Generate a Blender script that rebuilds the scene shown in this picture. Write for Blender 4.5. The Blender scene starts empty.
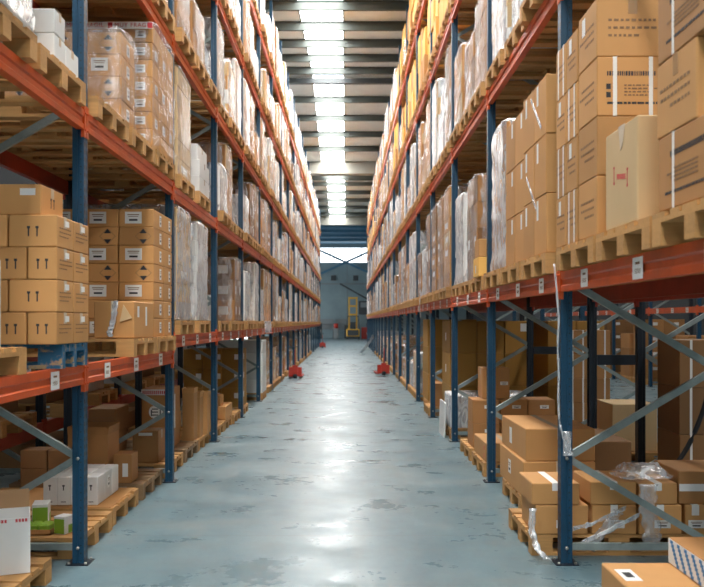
import bpy, math, random
from mathutils import Vector, Matrix, noise
R = random.Random(7)
SC = bpy.context.scene
COL = SC.collection
F = 828.0
def wx(px, y): return (px - 346.0) * y / F
def wz(py, y): return 1.6 - (py - 322.0) * y / F
def post_y(k): return 5.5 + 2.8 * k
ORD = ['first', 'second', 'third', 'fourth', 'fifth', 'sixth', 'seventh', 'eighth', 'ninth', 'tenth', 'eleventh', 'twelfth',
       'thirteenth', 'fourteenth', 'fifteenth', 'sixteenth', 'seventeenth', 'eighteenth', 'nineteenth', 'twentieth', 'last']

# ------------------------------------------------------------------ materials
MAT = {}
def new_mat(name):
    m = bpy.data.materials.new(name); m.use_nodes = True
    nt = m.node_tree
    b = nt.nodes['Principled BSDF']
    MAT[name] = m
    return m, nt, b
def N(nt, t, **kw):
    n = nt.nodes.new(t)
    for k, v in kw.items():
        if k.startswith('i_'): n.inputs[k[2:].replace('_', ' ')].default_value = v
        else: setattr(n, k, v)
    return n
def ramp(nt, pts):
    n = nt.nodes.new('ShaderNodeValToRGB')
    e = n.color_ramp.elements
    e[0].position, e[0].color = pts[0][0], (*pts[0][1], 1)
    e[1].position, e[1].color = pts[1][0], (*pts[1][1], 1)
    for p, c in pts[2:]:
        x = e.new(p); x.color = (*c, 1)
    return n
def mul(c, f): return tuple(min(1, x * f) for x in c)

def card_mat(name, c, rough=.7, island=False):
    m, nt, b = new_mat(name)
    L = nt.links
    info = N(nt, 'ShaderNodeObjectInfo'); geo = N(nt, 'ShaderNodeNewGeometry')
    tc = N(nt, 'ShaderNodeTexCoord')
    nz = N(nt, 'ShaderNodeTexNoise'); nz.inputs['Scale'].default_value = 3.0; nz.inputs['Detail'].default_value = 4
    L.new(tc.outputs['Object'], nz.inputs['Vector'])
    a = N(nt, 'ShaderNodeMath', operation='MULTIPLY_ADD'); a.inputs[1].default_value = .5; a.inputs[2].default_value = 0
    L.new(nz.outputs['Fac'], a.inputs[0])
    s = N(nt, 'ShaderNodeMath', operation='MULTIPLY_ADD'); s.inputs[1].default_value = .5
    L.new(geo.outputs['Random Per Island'] if island else info.outputs['Random'], s.inputs[0]); L.new(a.outputs[0], s.inputs[2])
    r = ramp(nt, [(0.1, mul(c, .78)), (.5, c), (.9, mul(c, 1.2))])
    L.new(s.outputs[0], r.inputs[0]); L.new(r.outputs[0], b.inputs['Base Color'])
    b.inputs['Roughness'].default_value = rough
    return m
card_mat('cardboard_tan', (.55, .28, .095))
card_mat('cardboard_kraft', (.43, .205, .068))
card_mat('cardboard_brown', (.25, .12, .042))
card_mat('cardboard_mustard', (.36, .18, .03))
card_mat('cardboard_beige', (.60, .42, .22))
card_mat('cardboard_yellow', (.86, .48, .12))
card_mat('cardboard_white', (.72, .72, .70))
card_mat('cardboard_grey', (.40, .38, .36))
card_mat('cardboard_inner', (.30, .17, .075))

def plain(name, c, rough=.5, metal=0, emit=None, strength=0):
    m, nt, b = new_mat(name)
    b.inputs['Base Color'].default_value = (*c, 1)
    b.inputs['Roughness'].default_value = rough
    b.inputs['Metallic'].default_value = metal
    if emit:
        b.inputs['Emission Color'].default_value = (*emit, 1); b.inputs['Emission Strength'].default_value = strength
    return m
plain('paper_white', (.80, .80, .78), .55)
plain('ink_black', (.03, .03, .035), .6)
plain('ink_brown', (.24, .135, .065), .7)
plain('ink_red', (.55, .04, .05), .6)
plain('ink_blue', (.03, .19, .45), .5)
plain('tape_tan', (.36, .19, .07), .25)
plain('tape_clear', (.68, .56, .42), .2)
plain('strap_white', (.82, .80, .76), .35)
plain('green_print', (.24, .42, .03), .5)
plain('black_rubber', (.015, .015, .018), .5)
plain('red_paint', (.45, .03, .015), .5)
plain('safety_orange', (.85, .16, .02), .4)
plain('yellow_paint', (.78, .42, .03), .4)
plain('machine_grey', (.22, .25, .26), .5)
plain('machine_dark', (.05, .06, .065), .5)
plain('bolt_steel', (.55, .53, .48), .35, .8)
plain('skylight_panel', (.8, .8, .8), .5, 0, (1.0, .985, .96), 15.0)
plain('window_daylight', (.8, .8, .8), .5, 0, (.93, .97, 1.0), 2.0)

plain('fill_light_glow', (.8, .8, .8), .5, 0, (.93, .97, 1.0), 2.2)  # emission of the added fill panel on the left wall
def wear_mat(name, c, rough, dark=.6, scale=4, metal=0.0, holes=False):
    m, nt, b = new_mat(name); L = nt.links
    tc = N(nt, 'ShaderNodeTexCoord')
    nz = N(nt, 'ShaderNodeTexNoise'); nz.inputs['Scale'].default_value = scale; nz.inputs['Detail'].default_value = 6; nz.inputs['Roughness'].default_value = .65
    L.new(tc.outputs['Object'], nz.inputs['Vector'])
    r = ramp(nt, [(.25, mul(c, dark)), (.5, c), (.75, mul(c, 1.15))])
    L.new(nz.outputs['Fac'], r.inputs[0])
    out = r.outputs[0]
    if holes:
        sx = N(nt, 'ShaderNodeSeparateXYZ'); L.new(tc.outputs['Object'], sx.inputs[0])
        nn = N(nt, 'ShaderNodeSeparateXYZ'); L.new(tc.outputs['Normal'], nn.inputs[0])
        def M(op, a, bb=None, c2=None):
            n = N(nt, 'ShaderNodeMath', operation=op)
            for i, v in enumerate((a, bb, c2)):
                if v is None: continue
                if isinstance(v, (int, float)): n.inputs[i].default_value = v
                else: L.new(v, n.inputs[i])
            return n.outputs[0]
        fz = M('ABSOLUTE', M('SUBTRACT', M('FRACT', M('MULTIPLY', sx.outputs['Z'], 1 / .05)), .5))      # 0..0.5
        inz = M('LESS_THAN', fz, .27)
        fy = M('LESS_THAN', M('ABSOLUTE', M('SUBTRACT', M('ABSOLUTE', sx.outputs['Y']), .020)), .012)
        facex = M('GREATER_THAN', M('ABSOLUTE', nn.outputs['X']), .7)
        h1 = M('MULTIPLY', M('MULTIPLY', inz, fy), facex)
        inz2 = M('LESS_THAN', fz, .08)
        fx2 = M('LESS_THAN', M('ABSOLUTE', M('ADD', sx.outputs['X'], -.018)), .0045)
        facey = M('GREATER_THAN', M('ABSOLUTE', nn.outputs['Y']), .7)
        h2 = M('MULTIPLY', M('MULTIPLY', inz2, fx2), facey)
        hh = M('MAXIMUM', h1, h2)
        mx = N(nt, 'ShaderNodeMix', data_type='RGBA'); L.new(hh, mx.inputs['Factor']); L.new(out, mx.inputs['A']); mx.inputs['B'].default_value = (.006, .008, .012, 1)
        out = mx.outputs['Result']
    L.new(out, b.inputs['Base Color'])
    b.inputs['Roughness'].default_value = rough; b.inputs['Metallic'].default_value = metal
    return m
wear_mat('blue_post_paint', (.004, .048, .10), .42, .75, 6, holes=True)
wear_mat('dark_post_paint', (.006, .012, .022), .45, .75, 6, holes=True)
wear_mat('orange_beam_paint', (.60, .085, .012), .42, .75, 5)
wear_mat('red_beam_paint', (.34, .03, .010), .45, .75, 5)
wear_mat('galvanised_steel', (.27, .32, .31), .5, .75, 9, .4)
wear_mat('blue_pallet_paint', (.02, .17, .33), .6, .6, 12)
wear_mat('wall_paint', (.24, .32, .34), .8, .86, .6)
wear_mat('dark_wall_paint', (.03, .035, .04), .85, .85, .6)
wear_mat('roof_panel_paint', (.84, .86, .83), .7, .9, 1)
wear_mat('purlin_paint', (.085, .10, .093), .7, .9, 2)
wear_mat('girder_paint', (.34, .34, .30), .6, .9, 1)
wear_mat('blue_steel_paint', (.08, .20, .30), .5, .9, 2)

def worn_blue():
    m = MAT['blue_pallet_paint']; nt = m.node_tree; L = nt.links; b = nt.nodes['Principled BSDF']
    tc = N(nt, 'ShaderNodeTexCoord'); nz = N(nt, 'ShaderNodeTexNoise'); nz.inputs['Scale'].default_value = 7; nz.inputs['Detail'].default_value = 8; nz.inputs['Roughness'].default_value = .7
    L.new(tc.outputs['Object'], nz.inputs['Vector'])
    r = ramp(nt, [(.0, (.008, .075, .16)), (.52, (.014, .12, .23)), (.60, (.42, .27, .13)), (.8, (.50, .33, .17))])
    L.new(nz.outputs['Fac'], r.inputs[0]); L.new(r.outputs[0], b.inputs['Base Color'])
worn_blue()
def wood(name, c, d=.55):
    m, nt, b = new_mat(name); L = nt.links
    tc = N(nt, 'ShaderNodeTexCoord'); geo = N(nt, 'ShaderNodeNewGeometry'); info = N(nt, 'ShaderNodeObjectInfo')
    mp = N(nt, 'ShaderNodeMapping'); mp.inputs['Scale'].default_value = (3, 22, 22)
    L.new(tc.outputs['Object'], mp.inputs[0])
    nz = N(nt, 'ShaderNodeTexNoise'); nz.inputs['Scale'].default_value = 2.2; nz.inputs['Detail'].default_value = 5
    L.new(mp.outputs[0], nz.inputs['Vector'])
    a = N(nt, 'ShaderNodeMath', operation='ADD'); L.new(geo.outputs['Random Per Island'], a.inputs[0]); L.new(info.outputs['Random'], a.inputs[1])
    s = N(nt, 'ShaderNodeMath', operation='MULTIPLY_ADD'); s.inputs[1].default_value = .27
    L.new(a.outputs[0], s.inputs[0])
    h = N(nt, 'ShaderNodeMath', operation='MULTIPLY'); h.inputs[1].default_value = .5; L.new(nz.outputs['Fac'], h.inputs[0]); L.new(h.outputs[0], s.inputs[2])
    r = ramp(nt, [(.1, mul(c, d)), (.5, c), (.9, mul(c, 1.3))])
    L.new(s.outputs[0], r.inputs[0]); L.new(r.outputs[0], b.inputs['Base Color'])
    b.inputs['Roughness'].default_value = .75
wood('pallet_wood', (.50, .265, .09))
wood('pallet_wood_old', (.26, .16, .08))

def film_mat(name, alpha, white=(.85, .87, .9), sc=9.0):
    m, nt, b = new_mat(name); L = nt.links
    nt.nodes.remove(b)
    out = nt.nodes['Material Output']
    tc = N(nt, 'ShaderNodeTexCoord')
    mp = N(nt, 'ShaderNodeMapping'); mp.inputs['Scale'].default_value = (1, 1, .45); mp.inputs['Rotation'].default_value = (.3, .5, 0)
    L.new(tc.outputs['Object'], mp.inputs[0])
    nz = N(nt, 'ShaderNodeTexNoise'); nz.inputs['Scale'].default_value = sc; nz.inputs['Detail'].default_value = 5; nz.inputs['Distortion'].default_value = 1.6
    L.new(mp.outputs[0], nz.inputs['Vector'])
    bump = N(nt, 'ShaderNodeBump'); bump.inputs['Strength'].default_value = .7; bump.inputs['Distance'].default_value = .03
    L.new(nz.outputs['Fac'], bump.inputs['Height'])
    gl = N(nt, 'ShaderNodeBsdfGlossy'); gl.inputs['Roughness'].default_value = .16; gl.inputs['Color'].default_value = (.95, .95, .95, 1)
    df = N(nt, 'ShaderNodeBsdfDiffuse'); df.inputs['Color'].default_value = (*white, 1)
    L.new(bump.outputs[0], gl.inputs['Normal']); L.new(bump.outputs[0], df.inputs['Normal'])
    mx = N(nt, 'ShaderNodeMixShader'); mx.inputs[0].default_value = .5
    L.new(gl.outputs[0], mx.inputs[1]); L.new(df.outputs[0], mx.inputs[2])
    tr = N(nt, 'ShaderNodeBsdfTransparent')
    rr = ramp(nt, [(.38, (alpha * .45,) * 3), (.62, (min(1, alpha * 1.6),) * 3)])
    L.new(nz.outputs['Fac'], rr.inputs[0])
    mo = N(nt, 'ShaderNodeMixShader'); L.new(rr.outputs[0], mo.inputs[0])
    L.new(tr.outputs[0], mo.inputs[1]); L.new(mx.outputs[0], mo.inputs[2])
    L.new(mo.outputs[0], out.inputs[0])
film_mat('stretch_film_clear', .32)
film_mat('stretch_film_light', .17)
film_mat('stretch_film_hazy', .5)
film_mat('stretch_film_white', .85)

def floor_mat():
    m, nt, b = new_mat('epoxy_floor'); L = nt.links
    tc = N(nt, 'ShaderNodeTexCoord')
    n1 = N(nt, 'ShaderNodeTexNoise'); n1.inputs['Scale'].default_value = .9; n1.inputs['Detail'].default_value = 7; n1.inputs['Roughness'].default_value = .7
    mp = N(nt, 'ShaderNodeMapping'); mp.inputs['Scale'].default_value = (1.6, .7, 1)
    L.new(tc.outputs['Object'], mp.inputs[0]); L.new(mp.outputs[0], n1.inputs['Vector'])
    r = ramp(nt, [(.3, (.085, .15, .18)), (.5, (.125, .20, .23)), (.72, (.18, .25, .27))])
    L.new(n1.outputs['Fac'], r.inputs[0])
    n2 = N(nt, 'ShaderNodeTexNoise'); n2.inputs['Scale'].default_value = 5; n2.inputs['Detail'].default_value = 8; n2.inputs['Roughness'].default_value = .8
    L.new(tc.outputs['Object'], n2.inputs['Vector'])
    r2 = ramp(nt, [(.56, (0, 0, 0)), (.99, (.15, .15, .15))])
    L.new(n2.outputs['Fac'], r2.inputs[0])
    mx = N(nt, 'ShaderNodeMix', data_type='RGBA'); L.new(r2.outputs[0], mx.inputs['Factor']); L.new(r.outputs[0], mx.inputs['A']); mx.inputs['B'].default_value = (.13, .125, .105, 1)
    # brownish drag marks running across and along the aisle
    outc = mx.outputs['Result']
    for sc_, rot_, lo, hi, amt in (((.35, 3.2, 1), .06, .50, .90, .60), ((3.6, .35, 1), .0, .50, .88, .4), ((.9, 1.2, 1), .5, .52, .85, .5)):
        mpp = N(nt, 'ShaderNodeMapping'); mpp.inputs['Scale'].default_value = sc_; mpp.inputs['Rotation'].default_value = (0, 0, rot_); mpp.inputs['Location'].default_value = (sc_[0] * 3.7, sc_[1], 0)
        L.new(tc.outputs['Object'], mpp.inputs[0])
        n3 = N(nt, 'ShaderNodeTexNoise'); n3.inputs['Scale'].default_value = 1.3; n3.inputs['Detail'].default_value = 9; n3.inputs['Roughness'].default_value = .72
        L.new(mpp.outputs[0], n3.inputs['Vector'])
        r3 = ramp(nt, [(lo, (0, 0, 0)), (hi, (amt,) * 3)]); L.new(n3.outputs['Fac'], r3.inputs[0])
        m3 = N(nt, 'ShaderNodeMix', data_type='RGBA'); L.new(r3.outputs[0], m3.inputs['Factor']); L.new(outc, m3.inputs['A']); m3.inputs['B'].default_value = (.20, .18, .14, 1)
        outc = m3.outputs['Result']
    # saw-cut joints across the aisle
    sx = N(nt, 'ShaderNodeSeparateXYZ'); L.new(tc.outputs['Object'], sx.inputs[0])
    def joint(sock, period, off, wd):
        a = N(nt, 'ShaderNodeMath', operation='MULTIPLY_ADD'); a.inputs[1].default_value = 1 / period; a.inputs[2].default_value = off; L.new(sock, a.inputs[0])
        f = N(nt, 'ShaderNodeMath', operation='FRACT'); L.new(a.outputs[0], f.inputs[0])
        l = N(nt, 'ShaderNodeMath', operation='LESS_THAN'); l.inputs[1].default_value = wd / period; L.new(f.outputs[0], l.inputs[0]); return l.outputs[0]
    j = joint(sx.outputs['Y'], 3.35, .15, .018)
    jm = N(nt, 'ShaderNodeMath', operation='MULTIPLY'); jm.inputs[1].default_value = .4; L.new(j, jm.inputs[0])
    m2 = N(nt, 'ShaderNodeMix', data_type='RGBA'); L.new(jm.outputs[0], m2.inputs['Factor']); L.new(outc, m2.inputs['A']); m2.inputs['B'].default_value = (.07, .07, .06, 1)
    L.new(m2.outputs['Result'], b.inputs['Base Color'])
    rr = ramp(nt, [(.35, (.20,) * 3), (.65, (.50,) * 3)])
    L.new(n3.outputs['Fac'], rr.inputs[0]); L.new(rr.outputs[0], b.inputs['Roughness'])
    bp = N(nt, 'ShaderNodeBump'); bp.inputs['Strength'].default_value = .12; bp.inputs['Distance'].default_value = .01
    L.new(n2.outputs['Fac'], bp.inputs['Height']); L.new(bp.outputs[0], b.inputs['Normal'])
floor_mat()

# ------------------------------------------------------------------ mesh builder
class MB:
    def __init__(s): s.v = []; s.f = []; s.m = []; s.s = []
    def add(s, vs, fs, m, smooth=False):
        b = len(s.v); s.v.extend([tuple(v) for v in vs])
        for f in fs: s.f.append(tuple(b + i for i in f)); s.m.append(m); s.s.append(smooth)
        return s
    def box(s, x0, x1, y0, y1, z0, z1, m):
        vs = [(x0,y0,z0),(x1,y0,z0),(x1,y1,z0),(x0,y1,z0),(x0,y0,z1),(x1,y0,z1),(x1,y1,z1),(x0,y1,z1)]
        return s.add(vs, [(0,3,2,1),(4,5,6,7),(0,1,5,4),(1,2,6,5),(2,3,7,6),(3,0,4,7)], m)
    def chbox(s, x0, x1, y0, y1, z0, z1, m, c=.006):
        """box with chamfered edges"""
        X = (x0, x1); Y = (y0, y1); Z = (z0, z1); sg = (1, -1)
        vs = []; idx = {}
        for i in (0, 1):
            for j in (0, 1):
                for k in (0, 1):
                    for ax in range(3):
                        p = [X[i] + sg[i] * c, Y[j] + sg[j] * c, Z[k] + sg[k] * c]
                        p[ax] = (X[i], Y[j], Z[k])[ax]
                        idx[i, j, k, ax] = len(vs); vs.append(p)
        g = lambda i, j, k, a: idx[i, j, k, a]
        fs = []
        for i in (0, 1): fs.append([g(i,0,0,0), g(i,1,0,0), g(i,1,1,0), g(i,0,1,0)])
        for j in (0, 1): fs.append([g(0,j,0,1), g(1,j,0,1), g(1,j,1,1), g(0,j,1,1)])
        for k in (0, 1): fs.append([g(0,0,k,2), g(1,0,k,2), g(1,1,k,2), g(0,1,k,2)])
        for i in (0, 1):
            for j in (0, 1): fs.append([g(i,j,0,0), g(i,j,1,0), g(i,j,1,1), g(i,j,0,1)])
            for k in (0, 1): fs.append([g(i,0,k,0), g(i,1,k,0), g(i,1,k,2), g(i,0,k,2)])
        for j in (0, 1):
            for k in (0, 1): fs.append([g(0,j,k,1), g(1,j,k,1), g(1,j,k,2), g(0,j,k,2)])
        for i in (0, 1):
            for j in (0, 1):
                for k in (0, 1): fs.append([g(i,j,k,0), g(i,j,k,1), g(i,j,k,2)])
        cen = Vector(((x0+x1)/2, (y0+y1)/2, (z0+z1)/2)); out = []
        for f in fs:
            a, b_, c_ = (Vector(vs[q]) for q in f[:3])
            n = (b_ - a).cross(c_ - a); fc = sum((Vector(vs[q]) for q in f), Vector()) / len(f)
            out.append(f if n.dot(fc - cen) > 0 else f[::-1])
        return s.add(vs, out, m)
    def prism(s, poly, p0, axis, length, m):
        """extrude 2D polygon (a,b) along axis: 'x' -> (y,z), 'y' -> (x,z), 'z' -> (x,y)"""
        n = len(poly); vs = []
        for t in (0, length):
            for a, b in poly:
                if axis == 'x': q = (t, a, b)
                elif axis == 'y': q = (a, t, b)
                else: q = (a, b, t)
                vs.append((p0[0] + q[0], p0[1] + q[1], p0[2] + q[2]))
        fs = [(i, (i + 1) % n, n + (i + 1) % n, n + i) for i in range(n)]
        fs += [tuple(range(n))[::-1], tuple(range(n, 2 * n))]
        return s.add(vs, fs, m)
    def bar(s, p, q, w, h, m, up=Vector((0, 1, 0)), channel=False):
        """beam from p to q; w along `up`, h across"""
        p, q, up = Vector(p), Vector(q), Vector(up)
        d = (q - p).normalized(); u = (up - up.dot(d) * d).normalized(); r = d.cross(u)
        if channel:
            pr = [(-w/2,-h/2),(w/2,-h/2),(w/2,-h/2+h*.22),(-w/2+w*.3,-h/2+h*.22),(-w/2+w*.3,h/2-h*.22),(w/2,h/2-h*.22),(w/2,h/2),(-w/2,h/2)]
        else: pr = [(-w/2,-h/2),(w/2,-h/2),(w/2,h/2),(-w/2,h/2)]
        n = len(pr)
        vs = [e + u * a + r * b for e in (p, q) for a, b in pr]
        fs = [(i, (i + 1) % n, n + (i + 1) % n, n + i) for i in range(n)] + [tuple(range(n))[::-1], tuple(range(n, 2 * n))]
        return s.add(vs, fs, m)
    def tube(s, pts, r, m, n=8):
        pts = [Vector(p) for p in pts]; vs = []; fs = []
        for i, p in enumerate(pts):
            d = (pts[min(i + 1, len(pts) - 1)] - pts[max(i - 1, 0)]).normalized()
            a = Vector((0, 0, 1)) if abs(d.z) < .9 else Vector((1, 0, 0))
            u = d.cross(a).normalized(); w = d.cross(u)
            for j in range(n):
                t = 2 * math.pi * j / n
                vs.append(p + r * (math.cos(t) * u + math.sin(t) * w))
        for i in range(len(pts) - 1):
            for j in range(n): fs.append((i*n+j, i*n+(j+1)%n, (i+1)*n+(j+1)%n, (i+1)*n+j))
        fs += [tuple(range(n))[::-1], tuple((len(pts)-1)*n + j for j in range(n))]
        return s.add(vs, fs, m, True)
    def cyl(s, p, q, r, m, n=16): return s.tube([p, q], r, m, n)
    def mesh(s, name='mesh'):
        me = bpy.data.meshes.new(name); me.from_pydata(s.v, [], s.f)
        names = []
        for m in s.m:
            if m not in names: names.append(m)
        for m in names: me.materials.append(MAT[m])
        ix = {m: i for i, m in enumerate(names)}
        me.polygons.foreach_set('material_index', [ix[m] for m in s.m])
        me.polygons.foreach_set('use_smooth', s.s)
        me.update(); return me
    def merge(s, o, off):
        b = len(s.v); ox, oy, oz = off
        s.v.extend([(x + ox, y + oy, z + oz) for x, y, z in o.v])
        s.f.extend([tuple(b + i for i in f) for f in o.f]); s.m.extend(o.m); s.s.extend(o.s)

def link(name, me, parent=None, loc=(0, 0, 0), rot=(0, 0, 0)):
    o = bpy.data.objects.new(name, me); COL.objects.link(o)
    o.location = loc; o.rotation_euler = rot
    if parent: o.parent = parent
    return o
SEEN = {}
def tag(o, label, cat, group=None, kind='thing', shared=False):
    o['label'] = label; o['category'] = cat; o['kind'] = kind
    if group: o['group'] = group
    if label in SEEN and not shared: print('DUP LABEL', label)
    w = len(label.split())
    if w > 16 or w < 4: print('LABEL LEN', w, label)
    SEEN[label] = 1
    return o
def structure(name, mb):
    o = link(name, mb.mesh(name)); o['kind'] = 'structure'; return o
def origin_mb(mb, loc):
    mb.v = [(x - loc[0], y - loc[1], z - loc[2]) for x, y, z in mb.v]; return mb

# ------------------------------------------------------------------ the setting
HR, SL, YR = 8.94, .105, 30.0          # ridge height above the eye, slope, ridge distance
def roof_z(y):
    t = abs(((y - YR + 10.6) % 21.2) - 10.6)
    return 1.6 + HR - SL * t
XW0, XW1, YB, YE = -9.6, 12.6, -14.0, 83.0
structure('floor', MB().box(XW0, XW1, YB, YE, -.2, 0, 'epoxy_floor'))
structure('wall_left', MB().box(XW0 - .3, XW0, YB, YE, 0, 11, 'dark_wall_paint'))
structure('wall_right', MB().box(XW1, XW1 + .3, YB, YE, 0, 11, 'dark_wall_paint'))
for nm, y0, y1 in (('wall_end', YE, YE + .3), ('wall_back', YB - .3, YB)):
    w = MB()
    w.box(XW0, XW1, y0, y1, 0, 7.5, 'wall_paint').box(XW0, XW1, y0, y1, 9.1, 11, 'wall_paint')
    if nm == 'wall_end':
        for x in (-6.0, 0.12, 6.2): w.box(x - .03, x + .03, y0 - .02, y0, 0, 7.4, 'machine_grey')
        w.box(XW0, XW1, y0 - .05, y0, 5.35, 5.5, 'machine_grey')
    structure(nm, w)
    f = MB(); 
    yy = y0 if nm == 'wall_end' else y1 - .1
    x = XW0
    while x < XW1:
        f.box(x, x + .07, yy, yy + .1, 7.5, 9.1, 'blue_steel_paint'); x += 2.775
    f.box(XW0, XW1, yy, yy + .1, 7.5, 7.57, 'blue_steel_paint').box(XW0, XW1, yy, yy + .1, 9.03, 9.1, 'blue_steel_paint').box(XW0, XW1, yy, yy + .1, 8.42, 8.46, 'blue_steel_paint')
    win = structure('window_1' if nm == 'wall_end' else 'window_2', f)
    g = MB().box(XW0, XW1, yy + .11, yy + .13, 7.5, 9.1, 'window_daylight')
    link('window_pane', g.mesh(), win)
for nm_, xx, sx_ in (('fill_light_1', XW0, 1),):  # framed glowing panel added out of view to brighten the end wall and floor
    fr_ = MB()
    for y_ in (64.0, 70.0, 76.0, 81.9): fr_.box(min(xx, xx + sx_ * .1), max(xx, xx + sx_ * .1), y_, y_ + .12, 0, 5.0, 'blue_steel_paint')
    fr_.box(min(xx, xx + sx_ * .1), max(xx, xx + sx_ * .1), 64.0, 82.0, 5.0, 5.15, 'blue_steel_paint')
    d_ = structure(nm_, fr_)
    link('fill_light_pane', MB().box(min(xx, xx + sx_ * .03), max(xx, xx + sx_ * .03), 64.1, 81.9, .05, 5.0, 'fill_light_glow').mesh(), d_)
# roof: sloped panels with skylight strips
STRIPS = [(-1.2, -.09), (-7.2, -6.8), (5.3, 5.9)]
edges = [XW0] + sorted([e for s_ in STRIPS for e in s_]) + [XW1]
def roof_span(i, ya, yb):
    mb = MB()
    for a in range(0, len(edges) - 1, 2):
        x0, x1 = edges[a], edges[a + 1]
        za, zb = roof_z(ya + 1e-4), roof_z(yb - 1e-4)
        vs = [(x0,ya,za),(x1,ya,za),(x1,yb,zb),(x0,yb,zb),(x0,ya,za+.15),(x1,ya,za+.15),(x1,yb,zb+.15),(x0,yb,zb+.15)]
        mb.add(vs, [(0,3,2,1),(4,5,6,7),(0,1,5,4),(1,2,6,5),(2,3,7,6),(3,0,4,7)], 'blue_steel_paint' if ya > 62 else 'roof_panel_paint')
    if ya > 62:
        for x0, x1 in STRIPS:
            za, zb = roof_z(ya + 1e-4), roof_z(yb - 1e-4)
            mb.add([(x0,ya,za),(x1,ya,za),(x1,yb,zb),(x0,yb,zb)], [(0,3,2,1)], 'blue_steel_paint')
    return mb
knots = []
y = YR - 10.6 * 4
while y < YE + 1: knots.append(y); y += 10.6
cm = MB()
for a, b in zip(knots, knots[1:]):
    if b <= YB: continue
    cm.merge(roof_span(0, max(a, YB), min(b, YE)), (0, 0, 0))
structure('ceiling', cm)
sk = 0
for a, b in zip(knots, knots[1:]):
    a, b = max(a, YB), min(b, 62.2)
    if b <= a or a >= 62: continue
    for x0, x1 in STRIPS:
        a2, b2 = a + .25, b - .25
        za, zb = roof_z(a2), roof_z(b2)
        mb = MB().add([(x0,a2,za+.04),(x1,a2,za+.04),(x1,b2,zb+.04),(x0,b2,zb+.04),(x0,a2,za+.08),(x1,a2,za+.08),(x1,b2,zb+.08),(x0,b2,zb+.08)],
                      [(0,3,2,1),(4,5,6,7),(0,1,5,4),(1,2,6,5),(2,3,7,6),(3,0,4,7)], 'skylight_panel')
        sk += 1
        w = structure('window_%d' % (sk + 2), mb)
        fr = MB()
        for xx in (x0 - .03, x1 + .0): fr.add([(xx,a2,za-.02),(xx+.03,a2,za-.02),(xx+.03,b2,zb-.02),(xx,b2,zb-.02),(xx,a2,za+.04),(xx+.03,a2,za+.04),(xx+.03,b2,zb+.04),(xx,b2,zb+.04)],
                      [(0,3,2,1),(4,5,6,7),(0,1,5,4),(1,2,6,5),(2,3,7,6),(3,0,4,7)], 'purlin_paint')
        link('window_frame', fr.mesh(), w)
# purlins, one structural bar each (I profile), and girders at the valleys
ny = 0
for k in range(-6, 6):
    base = YR + 10.6 * 2 * 0
pos = []
y = YR - 1.5
while y > 8: pos.append(y); y -= 2.02
y = YR + 2.02
while y < 82.5: pos.append(y); y += 2.02
for y in sorted(pos):
    if y > 25 and abs(((y - YR) % 21.2) - 10.6) < .7: continue
    z = roof_z(y)
    h = .24
    mt = 'blue_steel_paint' if y > 62 else 'purlin_paint'
    pr = [(-.045,-h),(.045,-h),(.045,-h+.02),(.008,-h+.02),(.008,-.02),(.045,-.02),(.045,0),(-.045,0),(-.045,-.02),(-.008,-.02),(-.008,-h+.02),(-.045,-h+.02)]
    ny += 1
    structure('trim_%d' % ny, MB().prism(pr, (XW0, y, z - .01), 'x', XW1 - XW0, mt))
for y in (YR + 10.6, YR + 31.8):
    z = roof_z(y); ny += 1
    structure('trim_%d' % ny, MB().box(XW0, XW1, y - .2, y + .2, z - .55, z - .01, 'girder_paint').box(XW0, XW1, y - .28, y + .28, z - .6, z - .55, 'girder_paint'))
# ridge girder, dark
ny += 1
structure('trim_%d' % ny, MB().box(XW0, XW1, YR + .0, YR + .2, roof_z(YR + .2) - .26, roof_z(YR + .2) - .08, 'machine_dark'))
# steel wind bracing in front of the end window
for a, b, nm in (((-3.4, 82.6, 9.1), (3.4, 82.6, 6.0), 'falling'), ((3.4, 82.3, 9.1), (-3.4, 82.3, 6.0), 'rising')):
    o = link('wind_brace', MB().bar(a, b, .2, .2, 'blue_steel_paint').mesh()); ny += 1
    o.name = 'trim_%d' % ny; o['kind'] = 'structure'
ny += 1
o = structure('trim_%d' % ny, MB().bar((-.6, 82.2, 5.2 + .2), (2.6, 82.2, 3.6), .16, .16, 'machine_dark'))
o.location = (0, 0, 0)
for x in (-1.25, .98):
    o = link('exhaust_fan', MB().box(-.25, .25, -.1, 0, -.25, .25, 'machine_dark').box(-.3, .3, -.13, -.1, -.3, -.25, 'machine_grey').box(-.3, .3, -.13, -.1, .25, .3, 'machine_grey').mesh(), None, (x, YE, 6.0))
    tag(o, 'small dark square wall fan below the window, ' + ('nearer the white-wrapped rack on its left' if x < 0 else 'above the dark slanting pipe'), 'fan', 'wall fans')

# ------------------------------------------------------------------ racks
LV_L = [1.47, 2.97, 4.45, 6.02, 7.52]
LV_L0 = [1.32, 3.00, 4.45, 6.02, 7.52]
LV_R = [1.93, 3.90, 5.78, 7.55]
BH = .13
LEVN = ['lowest', 'second', 'third', 'fourth', 'top']
def levels(side, k): return (LV_L0 if k <= 0 else LV_L) if side == 'L' else LV_R

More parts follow.
